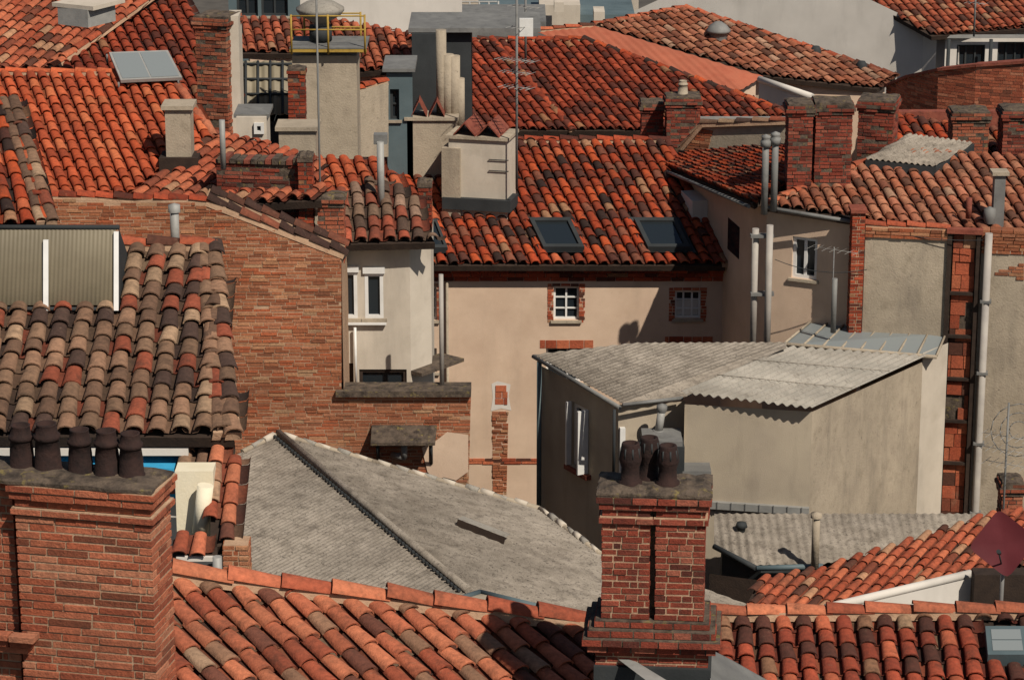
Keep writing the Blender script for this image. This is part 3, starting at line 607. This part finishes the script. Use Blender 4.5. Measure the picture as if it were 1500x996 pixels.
s0,s1,z0,z1=hs[0]; box(N,'shutter',fL,s1,s1+.05,z0,z1,.01,.24,M['paint']); box(N,'shutter',fL,s0-.05,s0,z0,z1,.01,.12,M['paint']); box(N,'red_sill',fL,s0-.1,s1+.15,z0-.1,z0-.01,.0,.12,M['rust'])
fM=Fr(W(906,592,50.7),W(1004,585,50.9))
wall(N,fM,0,fM.L,0,zt,(),'plaster_gr'); s,z=fM.hit(912,625); box(N,'white_door_jamb',fM,0.02,.12,z-1.1,z,.0,.1,M['paint'])
fN=Fr(W(1003,590,50.2),W(1190,600,49.75)); zn=W(1190,603,49.75).z; wall(N,fN,0,fN.L,0,zn,(),'plaster_gr')
fO=Fr(W(1190,600,49.75),W(1352,523,54.2)); zo=W(1352,530,54.2).z
mk('right_wall',[fO.P(0,0),fO.P(fO.L,0),fO.P(fO.L,zo),fO.P(0,zn)],[(0,1,2,3)],M['conc'],N)
wall(N,Fr(Vector((fM.P(fM.L,0).x,fM.P(fM.L,0).y,0)),fN.P(0,0)),0,.75,0,zt+.1,(),'plaster_gr',name='return_wall')
fX=Fr(fO.P(fO.L,0),W(1388,525,54.9)); wall(N,fX,0,fX.L,0,W(1385,500,55).z,(),'plaster_lt',name='pale_strip')
box(N,'flashing',fN,0,fN.L,W(1100,748,49.9).z,W(1100,738,49.9).z,0,.1,M['zinc_lt'])
for i in range(9): 
    s=fN.L*(i+.5)/9; box(N,'flashing_seam',fN,s-.01,s+.01,W(1100,748,49.9).z,W(1100,737,49.9).z,.1,.115,M['zinc'])
vcyl(N,'downpipe',790,530,745,53.0,.05,M['bluegrey'],ext=.3); vcyl(N,'downpipe',900,600,700,50.4,.03,M['slate'])
cyl(N,'gutter',W(781,522,53.2),W(908,597,50.5),.04,M['zinc']); cyl(N,'gutter',W(912,593,50.4),W(1000,583,50.7),.035,M['zinc'])
q=[W(1150,504,54.2),W(1372,523,54.1),W(1386,489,55.4),W(1190,471,56.5)]
gl=grp('glazed_roof'); mk('glazing',q,[(0,1,2),(0,2,3)],M['frost'],gl)
for i in range(9):
    t=i/8; cyl(gl,'glazing_bar',q[0].lerp(q[1],t)+Vector((0,0,.03)),q[3].lerp(q[2],t)+Vector((0,0,.03)),.025,M['conc'],6)
for a_,b_ in ((0,1),(3,2)): cyl(gl,'edge_bar',q[a_],q[b_],.045,M['conc'],6)
mk('glass_upstand',[q[0],q[3],q[3]-Vector((0,0,1)),q[0]-Vector((0,0,1))],[(0,1,2,3)],M['frost'],gl)
G=grp('steel_flue'); p=W(969,640,50.3); z=W(969,592,50.3).z; lathe(G,'cowl',(p.x,p.y,z-.15),[(.08,0),(.1,.05),(.1,.13),(.001,.17)],M['zinc']); cyl(G,'upper_pipe',(p.x,p.y,z-.1),(p.x-.06,p.y,z-.55),.075,M['zinc_lt']); cyl(G,'lower_pipe',(p.x-.06,p.y,z-.5),(p.x-.06,p.y,z-2),.1,M['zinc'])
G=grp('kitchen_extractor'); pxbox(G,'housing',945,655,1003,715,49.6,.7,M['slate']); pxbox(G,'top',942,647,1000,656,49.65,.8,M['zinc']); pxbox(G,'duct',1000,690,1042,712,49.6,.5,M['zinc'])
# ================================================================= BRICK GABLE + BAY
Br=grp('brick_gable_house'); fB=fr0(60,700,400,46.5,46.5); bt=Batch()
px=[(60,292),(300,299),(500,377),(500,572),(690,572),(686,730),(300,720),(60,720)]
pts=poly(Br,'mortar_backing',fB,px,'mortar',o=-.009); brickpoly(bt,fB,pts,p=BW,ch=.06,L=.3,j=.008,gap=.015,miss=.006)
bt.build('brick_face',Br,'brick')
q=[fB.hit(*x) for x in ((618,655),(640,644),(655,632),(686,636),(686,690),(668,703),(650,698),(638,704),(626,690))]; mk('render_remnant',[fB.P(s,z,.022) for s,z in q],[tuple(range(9))],M['plaster'],Br)
z_=fB.hit(600,571)[1]
V=boxpts(fB,fB.hit(492,572)[0],fB.hit(690,572)[0],z_-.1,z_,-.45,.1); mk('terrace_slab',V,BF,M['mortar_dk'],Br)
box(Br,'terrace_body',fB,fB.hit(500,572)[0],fB.hit(684,572)[0],0,z_-.1,-.4,-.02,M['mortar'])
a,b,c=[fB.P(*fB.hit(*p),-.1) for p in ((60,290),(302,297),(504,375))]
DKC=pal(('5a3a2e',3),('3c2a24',3),('7a4a3a',1))
ridge(Br,a,b,DKRED,.26,L=.3); ridge(Br,b,c,DKC,.3,L=.3); ridge(Br,b+Vector((0,.25,.1)),c+Vector((0,.25,.1)),DKC,.3,L=.3)
mk('rear_body',[b+Vector((0,.1,-.1)),c+Vector((0,.1,-.1)),c+Vector((0,1.4,-.3)),b+Vector((0,1.4,-.1)),],[(0,1,2,3)],M['wood'],Br)
sE=fB.hit(500,377)[0]
mk('flank_wall',[fB.P(sE,0,0),fB.P(sE,0,-2.5),fB.P(sE,c.z-.1,-2.5),fB.P(sE,c.z-.1,0)],[(0,1,2,3)],M['mortar'],Br)
G=grp('wall_canopy'); s0,s1=fB.hit(545,640)[0],fB.hit(640,640)[0]; z=fB.hit(545,630)[1]
V=[fB.P(s0,z+.1,.02),fB.P(s1,z+.1,.02),fB.P(s1-.02,z-.06,.5),fB.P(s0,z-.06,.5)]; V+=[v-Vector((0,0,.05)) for v in V]
mk('slab',V,BF,M['mortar_dk'],G)
for s in (s0+.1,s1-.1): cyl(G,'bracket',fB.P(s,z-.6,.03),fB.P(s,z-.08,.4),.025,M['slate'],6); cyl(G,'post',fB.P(s,z-.6,.03),fB.P(s,z,.03),.03,M['slate'],6)
cyl(G,'vent',fB.P((s0+s1)/2,z-.1,.3),fB.P((s0+s1)/2,z-.4,.3),.06,M['zinc']); cyl(G,'vent_elbow',fB.P((s0+s1)/2,z-.38,.3),fB.P((s0+s1)/2-.2,z-.42,.1),.06,M['zinc'])
Y=grp('rendered_bay'); f1=Fr(W(503,365,48.2),W(600,365,48.2)); zt=W(503,362,48.2).z; zb=W(503,600,48.2).z-2
hs=[hole(f1,504,398,524,466),hole(f1,534,400,562,466),hole(f1,506,532,518,570),hole(f1,526,541,596,572)]
wall(Y,f1,0,f1.L,zb,zt,hs,'plaster_lt')
for h in hs[:2]: window(Y,f1,h,nv=0,nh=0,m='white',dep=.06,fw=.06)
for h in hs[:2]: box(Y,'roller_box',f1,h[0]-.03,h[1]+.03,h[3],h[3]+.11,-.02,.05,M['paint'])
box(Y,'white_ledge',f1,hs[0][0]-.02,hs[1][1]+.05,hs[0][2]-.1,hs[0][2]-.065,-.02,.1,M['paint'])
for h in hs[2:]: window(Y,f1,h,nv=0,nh=0,m='plaster_lt',dep=.1,sill=False,fm='wood')
f2=Fr(f1.P(f1.L,0),f1.P(f1.L,0)+Vector((.36,.45,0))); wall(Y,f2,0,f2.L,zb,zt,(),'plaster_lt',name='bay_side')
f3=Fr(f2.P(f2.L,0),f2.P(f2.L,0)+Vector((0,1.6,0))); wall(Y,f3,0,1.6,zb,zt,(),'plaster_lt',name='bay_return')
pl=RP(560,357,47.8,0,.36,6); tiles(Y,pl,[(498,357),(637,354),(600,282),(548,262),(498,282)],.25,.36,BAY,n=6)
box(Y,'ledge_slab',f2,0,f2.L+.6,W(610,548,48.2).z,W(610,543,48.2).z,-.3,.25,M['mortar_dk'])
vcyl(grp('drainpipe'),'pipe',646,402,568,46.8,.04,M['pipe'])
pl=RP(500,300,50,0,.34,15); G=grp('tiled_lean_to'); p1=tiles(G,pl,[(462,305),(560,300),(612,300),(556,236),(462,232)],.25,.36,ORANGE,n=6); skirt(G,p1)
vcyl(grp('cable_duct'),'duct',520,480,570,48.1,.025,M['paint'])
G=grp('brick_firewall'); fr=fr0(316,440,240,47.6,47.4); b=Batch(); z1=W(316,238,47.6).z; stack(b,fr,0,fr.L,z1-1.3,z1,.35,BR,ch=.07,L=.3,j=.012); core(G,fr,0,fr.L,z1-1.3,z1,.35,'mortar_dk'); b.build('bricks',G,'brick_dk')
for i in range(12): 
    s=fr.L*(i+.5)/12; box(G,'coping_brick',fr,s-.055,s+.05,z1,z1+.04+.08*R.random(),-.38,.04,M['rust' if i%3==1 else 'mortar_dk'])
vcyl(grp('flue_pipe'),'pipe',325,176,240,47.3,.05,M['zinc_lt'],ext=.1)
G=grp('flue_cowl'); vcyl(G,'pipe',557,208,290,49,.065,M['zinc_lt'],ext=.3); pxbox(G,'head',547,198,567,212,49.08,.22,M['zinc'])
brick_chimney(465,503,288,345,47.1,.5,p=BR2,ext=.5,cor=(.03,.05)); brick_chimney(612,632,266,308,50.2,.35,p=DKRED,ext=.4,cor=(.02,))
brick_chimney(436,457,228,320,47.2,.4,p=DKRED,ext=.4,cor=(.02,)); plaster_chimney(408,462,186,222,50,.6,m='conc',ext=1.2)
brick_chimney(421,446,100,180,52,.35,p=DKRED,ext=.5,cor=(.02,))
G=grp('vent_cowl'); vcyl(G,'pipe',255,306,345,45.8,.075,M['zinc_lt'],ext=.3); lathe(G,'cap',W(255,302,45.8),[(.1,-.1),(.1,.02),(.001,.05)],M['zinc_lt'])
# ================================================================= GREY FIBRE CEMENT ROOFS
Q=grp('fibre_cement_roof_shed')
r0=W(408,636,45.6); r1=W(687,868,38.8); l0=W(355,662,45.0)
pl=P3(r0,r1,l0); corr(Q,pl,None,.1,.008,'cement',pts=[r0,r1,W(640,900,37.9),W(340,880,38.2),W(335,672,44.8)])
pl2=P3(r0,r1,W(790,745,44.9)); rr=[pl2.hit(*p) for p in ((408,636),(545,676),(790,745),(880,812),(1000,850),(1095,885),(1095,930),(700,905),(687,868))]
corr(Q,pl2,None,.1,.008,'cement',pts=rr)
cyl(Q,'ridge_roll',r0+Vector((0,0,.03)),r1+Vector((0,0,.03)),.06,M['cement'])
for i in range(60):
    p=r0.lerp(r1,i/60)+Vector((-.11,-.03,.02)); q_=r0.lerp(r1,(i+.5)/60)+Vector((-.11,-.03,.02)); cyl(Q,'ridge_scallop',p,q_,.025,M['slate'],6)
for a_,b_ in ((r0,l0),(rr[0],rr[1]),(rr[1],rr[2]),(rr[2],rr[3])):
    cyl(Q,'edge_flashing',a_,b_,.05,M['conc'])
    d=(b_-a_)
    for i in range(int(d.length/.3)): 
        t=(i+R.random()*.6)*.3/d.length; cyl(Q,'mortar_lump',a_+d*t+Vector((0,.02,.02)),a_+d*min(1,(t+.22/d.length))+Vector((0,-.02,.02)),R.uniform(.035,.065),M['cement_lt' if i%2 else 'plaster_lt'],6)
a_,b_=pl2.hit(668,770),pl2.hit(738,797)
dv=Vector((.1,.35,.02)); mk('raised_vent_flap',[a_+pl2.n*.12,b_+pl2.n*.12,b_+dv+pl2.n*.02,a_+dv+pl2.n*.02],[(0,1,2,3)],M['cement_lt'],Q)
mk('vent_opening',[a_,b_,b_+pl2.n*.115,a_+pl2.n*.115],[(0,1,2,3)],M['wood'],Q)
skirt(Q,[W(362,852,39.0),r1,rr[5],rr[3],rr[2],r0,l0],'plaster_gr',inset=.4,dz=.35)
Hh=grp('low_corrugated_shed'); pl=RP(1250,752,49.2,0,.18,0)
q=corr(Hh,pl,[(1046,752),(1465,752),(1380,792),(1205,825),(1105,827),(1046,797)],.15,.012,'cement'); skirt(Hh,q,'slate',inset=.15,dz=.12)
cyl(Hh,'gutter',pl.hit(1046,800),pl.hit(1108,832),.05,M['slate']); cyl(Hh,'gutter',pl.hit(1108,832),pl.hit(1205,829),.05,M['bluegrey'])
vcyl(Hh,'vent_pipe',1196,752,832,47.2,.07,M['conc']); lathe(Hh,'vent_cap',W(1196,754,47.2),[(.1,-.05),(.1,.03),(.001,.06)],M['conc'])
lathe(Hh,'vent_cowl',W(1086,776,48.6),[(.07,-.1),(.07,.05),(.11,.06),(.09,.14),(.001,.16)],M['slate'])
fr=fr0(1040,1110,800,46.6,46.3); wall(Hh,fr,0,3,0,W(1080,840,46.6).z,(),'wood',name='dark_front')
J=grp('low_tiled_house'); pl=RP(1150,892,40,-15,.25,-20)
q=tiles(J,pl,[(1085,900),(1112,848),(1205,832),(1440,755),(1580,735),(1580,810),(1428,843),(1220,895)],.17,.28,ROSE,n=5); skirt(J,q,'white',inset=.25)
J2=grp('white_parapet_wall'); fr=fr0(1220,1428,893,38.6,40.5); poly(J2,'face',fr,[(1218,895),(1428,845),(1428,990),(1218,990)],'white')
a_,b_=fr.P(*fr.hit(1218,893),-.1),fr.P(*fr.hit(1428,843),-.1); cyl(J2,'coping',a_,b_,.07,M['white'],8)
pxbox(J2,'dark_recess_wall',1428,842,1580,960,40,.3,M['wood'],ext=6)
# ================================================================= LEFT NEAR HOUSE
Ln=grp('old_canal_tile_house'); pl=RP(150,636,30,0,.325,2)
tiles(Ln,pl,[(-120,636),(342,638),(313,360),(-120,362)],.255,.3,OLD,n=8)
ridge(Ln,pl.hit(342,638),pl.hit(313,360),OLD,.27,L=.3); ridge(Ln,pl.hit(322,638),pl.hit(296,360),OLD,.25,L=.3)
ridge(Ln,pl.hit(-120,362),pl.hit(313,360),ROSE,.27)
f=fr0(-120,345,640,30.35)
wall(Ln,f,0,f.L-.55,0,W(0,642,30.35).z,(),'white'); box(Ln,'fascia',f,0,f.L-.5,W(0,656,30.3).z,W(0,646,30.3).z,.0,.32,M['white'])
box(Ln,'blue_awning',f,0,f.hit(262,690)[0],f.hit(0,712)[1],f.hit(0,668)[1],.005,.42,M['blue'])
box(Ln,'red_stripe',f,f.hit(215,700)[0],f.hit(262,690)[0],f.hit(0,704)[1],f.hit(0,697)[1],.422,.44,M['rust'])
mk('side_wall',[pl.hit(330,640)+Vector((-.02,.3,-.15)),pl.hit(308,362)+Vector((-.02,0,-.15)),pl.hit(308,362)*1+Vector((-.02,0,-12)),pl.hit(330,640)+Vector((-.02,.3,-12))],[(0,1,2,3)],M['plaster_gr'],Ln)
pv=RP(300,815,28.6,0,.5,0)
tiles(Ln,pv,[(308,800),(346,792),(343,640),(308,640)],.2,.3,FG,n=8); tiles(Ln,pv,[(252,815),(318,812),(318,785),(252,787)],.2,.3,FG,n=8)
pv2=RP(285,690,29.9,0,.4,0); tiles(Ln,pv2,[(264,690),(308,692),(306,640),(264,640)],.2,.28,OLD,n=8)
pxbox(Ln,'cream_wall',256,690,312,800,29.4,.3,M['cream'],ext=6); p=W(300,700,29.2)
cyl(Ln,'cream_scroll',(p.x,p.y+.05,p.z-.1),(p.x-.08,p.y+.05,p.z-.65),.09,M['cream'])
pxbox(Ln,'white_sill',258,816,312,826,28.6,.3,M['white']); pxbox(Ln,'ledge',258,827,310,842,28.5,.4,M['slate'],ext=3)
vcyl(Ln,'downpipe',318,815,850,28.4,.05,M['zinc_lt'],ext=.5)
fr=fr0(326,364,800,28.6); b=Batch(); z1=W(340,798,28.6).z; stack(b,fr,0,fr.L,z1-1.0,z1,.3,BW,ch=.06,L=.2); core(Ln,fr,0,fr.L,z1-1.0,z1,.3); b.build('brick_pier',Ln,'brick')
Lp=grp('translucent_roof_screen'); a_=pl.hit(-60,452)+Vector((0,0,.15)); b_=pl.hit(173,452)+Vector((0,0,.15)); up=Vector((0,.55,.98)).normalized()
pp=Pl(a_,b_-a_,up); corr(Lp,pp,[(-60,447),(170,447),(170,335),(-60,335)],.05,.0022,'poly')
for u,w in ((68,.03),(171,.028)):
    c0=pp.hit(u,453);c1=pp.hit(u,(350 if u<100 else 338)); s=pp.ea*w; V=[c0-s,c0+s,c1+s,c1-s]; V=[v-Vector((0,.03,0)) for v in V]+[v-Vector((0,.06,0)) for v in V]
    mk('white_batten',V,BF,M['paint'],Lp)
cyl(Lp,'top_rail',pp.hit(-60,333),pp.hit(175,333),.03,M['slate'],8); cyl(Lp,'bottom_rail',pp.hit(-60,452),pp.hit(173,453),.025,M['slate'],8)
mk('side_cheek',[pp.hit(173,453),pp.hit(174,334),pp.hit(174,334)+Vector((0,1.2,-.9)),],[(0,1,2)],M['slate'],Lp)
# ================================================================= FOREGROUND ROOFS
Fg=grp('foreground_tiled_house'); pl=RP(560,885,27,38,.32,0)
tiles(Fg,pl,[(180,840),(862,922),(1010,1030),(1050,1100),(100,1100)],.24,.34,FG,n=8)
ridge(Fg,pl.hit(180,840),pl.hit(862,920),FG,.32,L=.52,lift=.06)
skirt(Fg,[pl.hit(*p) for p in ((180,842),(862,922),(1010,1030),(100,1100))],'plaster_gr',inset=.1,dz=.3)
Fr2=grp('foreground_right_tiled_house'); pl=RP(1250,902,31,-4,.32,4)
SK=[(1442,930),(1500,930),(1506,972),(1446,972)]
q=tiles(Fr2,pl,[(1030,906),(1580,902),(1580,1100),(1030,1100)],.235,.26,FG2,n=8,holes=[SK])
ridge(Fr2,pl.hit(1030,904),pl.hit(1580,900),FG,.28,L=.5,lift=.04); skirt(Fr2,q,'plaster_gr',inset=.1,dz=.3)
k=[pl.hit(*p)+pl.n*.14 for p in SK]; V=k+[v-pl.n*.2 for v in k]; mk('skylight_frame',V,BF,M['bluegrey'],Fr2)
c=sum(k,Vector())/4
for w0,w1 in ((.0,.48),(.52,1.)):
    kk=[c+(v-c)*.74+pl.n*.006 for v in k]; mk('skylight_glass',[kk[0].lerp(kk[3],w0),kk[1].lerp(kk[2],w0),kk[1].lerp(kk[2],w1),kk[0].lerp(kk[3],w1)],[(0,1,2,3)],M['frost'],Fr2)
Ch=grp('brick_chimney_stack'); fr=fr0(22,220,745,21.2,20.95); z=lambda v:W(120,v+6,21.1).z; b=Batch(); b0=z(1100); kw=dict(ch=.066,L=.36,gap=.016,j=.005); dp=.46
stack(b,fr,0,fr.L,b0,z(752),dp,BR2,**kw); core(Ch,fr,0,fr.L,b0,z(752),dp)
for v0,v1,e in ((752,741,.03),(741,729,.0),(729,717,.035),(717,706,.05)): stack(b,fr,0,fr.L,z(v0),z(v1),dp,BR2,e=e,**kw); core(Ch,fr,0,fr.L,z(v0),z(v1),dp,e=e)
stack(b,fr,-1.2,-.06,b0,z(712),dp,BR2,od=-.1,**kw); core(Ch,fr,-1.2,-.06,b0,z(712),dp,od=-.1)
for v0,v1,e in ((955,944,.05),(944,933,.09),(933,922,.13)): stack(b,fr,-1.2,.02,z(v0),z(v1),.45,BR2,e=e,**kw)
b.build('bricks',Ch,'brick')
rough_slab(Ch,fr,-1.25,fr.L+.03,z(706),z(698),-dp-.03,.05,'mortar_dk')
for s,w in ((-.03,1.0),(.19,1.08),(.465,1.0),(.69,1.02),(.89,1.0)):
    p=fr.P(s,0,-.26); pot(Ch,(p.x,p.y,z(701)),.36*w,.1*w,0)
Cc=grp('twin_brick_chimney'); fr=fr0(882,1034,745,25,24.92); z=lambda v:W(950,v,25).z; b=Batch(); m_=fr.L*.49; kw=dict(ch=.062,L=.22,j=.007,gap=.015)
for s0,s1 in ((0,m_-.02),(m_+.03,fr.L)):
    stack(b,fr,s0,s1,z(905),z(765),.5,BR,**kw); core(Cc,fr,s0,s1,z(905),z(765),.5,'mortar')
    for v0,v1,e in ((765,755,.03),(755,745,.0),(745,735,.03)): stack(b,fr,s0,s1,z(v0),z(v1),.5,BR,e=e-.002,**kw); core(Cc,fr,s0,s1,z(v0),z(v1),.5,'mortar',e=e-.002)
stack(b,fr,0,fr.L,z(735),z(724),.5,BR,e=.055,**kw); core(Cc,fr,0,fr.L,z(735),z(724),.5,'mortar_dk',e=.055)
box(Cc,'groove_fill',fr,m_-.03,m_+.04,z(905),z(740),-.5,-.09,M['mortar_dk'])
for v0,v1,e in ((915,905,.06),(926,915,.12),(937,926,.17),(948,937,.12)): stack(b,fr,0,fr.L,z(v0),z(v1),.5,BR,e=e,**kw); core(Cc,fr,0,fr.L,z(v0),z(v1),.5,'mortar_dk',e=e)
stack(b,fr,0,fr.L,z(1060),z(948),.5,BR,e=.05,**kw); core(Cc,fr,0,fr.L,z(1060),z(948),.5,'mortar',e=.05)
b.build('bricks',Cc,'brick_dk'); rough_slab(Cc,fr,-.05,fr.L+.05,z(724),z(717),-.55,.05,'mortar_dk')
for s,o,h in ((.25,-.2,.4),(.42,-.38,.4),(.6,-.22,.38)):
    p=fr.P(s,0,o); pot(Cc,(p.x,p.y,z(717)),h,.105,1)
G=grp('chimney_flashing'); box(G,'zinc_apron',fr,-.06,fr.L+.08,z(1030),z(970),-.6,.1,M['slate'])
mk('sloping_flashing',[W(866,935,25.6),W(885,940,25.6),W(1000,1010,24),W(965,1010,24)],[(0,1,2,3)],M['zinc_lt'],G)
mk('side_flashing',[W(1040,950,25.6),W(1070,965,26),W(1150,1010,26),W(1040,1010,24.5)],[(0,1,2,3)],M['zinc'],G)
G=grp('zinc_valley_cover'); mk('cover',[W(640,888,36),W(703,868,37),W(800,890,36.2),W(800,930,34),W(640,930,34)],[(0,1,2,3,4)],M['conc'],G)
cyl(G,'edge',W(640,888,36),W(703,868,37),.05,M['bluegrey']); cyl(G,'edge',W(703,868,37),W(800,892,36.2),.05,M['bluegrey'])
G=grp('satellite_dish'); c=W(1470,796,31); d=Vector((-.3,-.9,.35)).normalized(); hx=Vector((0,0,1)).cross(d).normalized(); vz=d.cross(hx); t_=math.radians(58); a=hx*math.cos(t_)+vz*math.sin(t_); bb=-hx*math.sin(t_)+vz*math.cos(t_); V=[];Fs=[]; n=48; rings=6
for k in range(rings+1):
    for i in range(n):
        th=2*math.pi*i/n; rr_=1/(abs(math.cos(th))**9+abs(math.sin(th))**9)**(1/9); r_=.29*k/rings*rr_; V.append(c+a*math.cos(th)*r_+bb*math.sin(th)*r_+d*(.035*(k/rings)**2))
for k in range(rings):
    for i in range(n): j=(i+1)%n; Fs.append((k*n+i,k*n+j,(k+1)*n+j,(k+1)*n+i))
mk('reflector',V,Fs,M['maroon'],G,smooth=True); cyl(G,'feed_arm',c-Vector((0,0,.3)),c+d*.35-Vector((0,0,.12)),.01,M['slate'],6); cyl(G,'lnb',c+d*.32-Vector((0,0,.12)),c+d*.4-Vector((0,0,.1)),.025,M['slate']); cyl(G,'mast',c-d*.05,c-d*.05-Vector((0,0,1.6)),.025,M['zinc'])
G=mast(1478,590,760,44,'wire_antenna',((640,.9,8),(660,.9,8),(680,.8,7)),.018,er=.004); c=W(1492,630,44)
for rr_ in (.15,.3,.45):
    for i in range(16):
        t0,t1=2*math.pi*i/16,2*math.pi*(i+1)/16; cyl(G,'dish_ring',c+Vector((math.cos(t0)*rr_,0,math.sin(t0)*rr_)),c+Vector((math.cos(t1)*rr_,0,math.sin(t1)*rr_)),.008,M['zinc'],5)
brick_chimney(1470,1500,705,752,46,.5,p=BR2,ext=2)
# ================================================================= SURROUNDING HOUSES (outside the view)
def house(cx,cy,w,d,h,rot=0,p=MIX):
    G=grp('tiled_house'); a=math.radians(rot); t=Vector((math.cos(a),math.sin(a),0)); n=Vector((math.sin(a),-math.cos(a),0)); c=Vector((cx,cy,0)); rh=h+.32*d/2
    for sg in (1,-1):
        e0=c+n*sg*d/2-t*w/2*sg; e1=c+n*sg*d/2+t*w/2*sg; e0=Vector((e0.x,e0.y,h));e1=Vector((e1.x,e1.y,h)); r0_=c-t*w/2*sg;r1_=c+t*w/2*sg; r0_=Vector((r0_.x,r0_.y,rh)); r1_=Vector((r1_.x,r1_.y,rh))
        tiles(G,Pl(e0,e1-e0,r0_-e0),None,.34,.5,p,n=4,rim=False,pts=[e0,e1,r1_,r0_])
    L=[c+n*(d/2-.3)-t*(w/2-.2),c+n*(d/2-.3)+t*(w/2-.2),c-n*(d/2-.3)+t*(w/2-.2),c-n*(d/2-.3)-t*(w/2-.2)]
    V=[Vector((q.x,q.y,0)) for q in L]+[Vector((q.x,q.y,h-.1)) for q in L]; g1=(L[1]+L[2])/2; g0=(L[0]+L[3])/2; V+=[Vector((g0.x,g0.y,rh-.2)),Vector((g1.x,g1.y,rh-.2))]
    mk('walls',V,[(0,1,5,4),(1,2,6,9,5),(2,3,7,6),(3,0,4,8,7)],M['plaster'],G)
for (x,y,w,d,h,r,p) in ((-17,52,10,8,11,8,MIX),(19,50,10,9,10,-6,ROSE),(-21,72,11,9,10,12,DKRED),(27,68,12,10,10,-4,MIX),(-4,112,14,9,8,5,ROSE),(14,116,14,9,8,-8,MIX),(-24,104,13,9,8,4,MIX),(34,104,14,9,8,0,DKRED)): house(x,y,w,d,h,r,p)
# ================================================================= CAMERA, LIGHT, SKY
cd=bpy.data.cameras.new('camera'); cam=bpy.data.objects.new('camera',cd); sc.collection.objects.link(cam); cam.location=CAM
cam.rotation_euler=(math.radians(90)-PT,0,0); cd.lens=100; cd.sensor_width=36; cd.clip_end=2000; cd.clip_start=.5; sc.camera=cam
phi=math.radians(35); el=math.radians(48)
sv=Vector((math.sin(phi)*math.cos(el),-math.cos(phi)*math.cos(el),math.sin(el)))
ld=bpy.data.lights.new('sun','SUN'); ld.energy=5.0; ld.angle=math.radians(.5); ld.color=(1,.92,.81); lo=bpy.data.objects.new('sun',ld); sc.collection.objects.link(lo); lo.rotation_euler=sv.to_track_quat('Z','Y').to_euler()
w=bpy.data.worlds.new('World'); sc.world=w; w.use_nodes=True; nt=w.node_tree; bg=nt.nodes['Background']; sk=nt.nodes.new('ShaderNodeTexSky'); sk.sky_type='NISHITA'; sk.sun_disc=False; sk.sun_elevation=el; sk.sun_rotation=math.pi-phi
nt.links.new(sk.outputs[0],bg.inputs[0]); bg.inputs[1].default_value=.05
sc.view_settings.view_transform='Standard'; sc.view_settings.look='None'; sc.view_settings.exposure=0
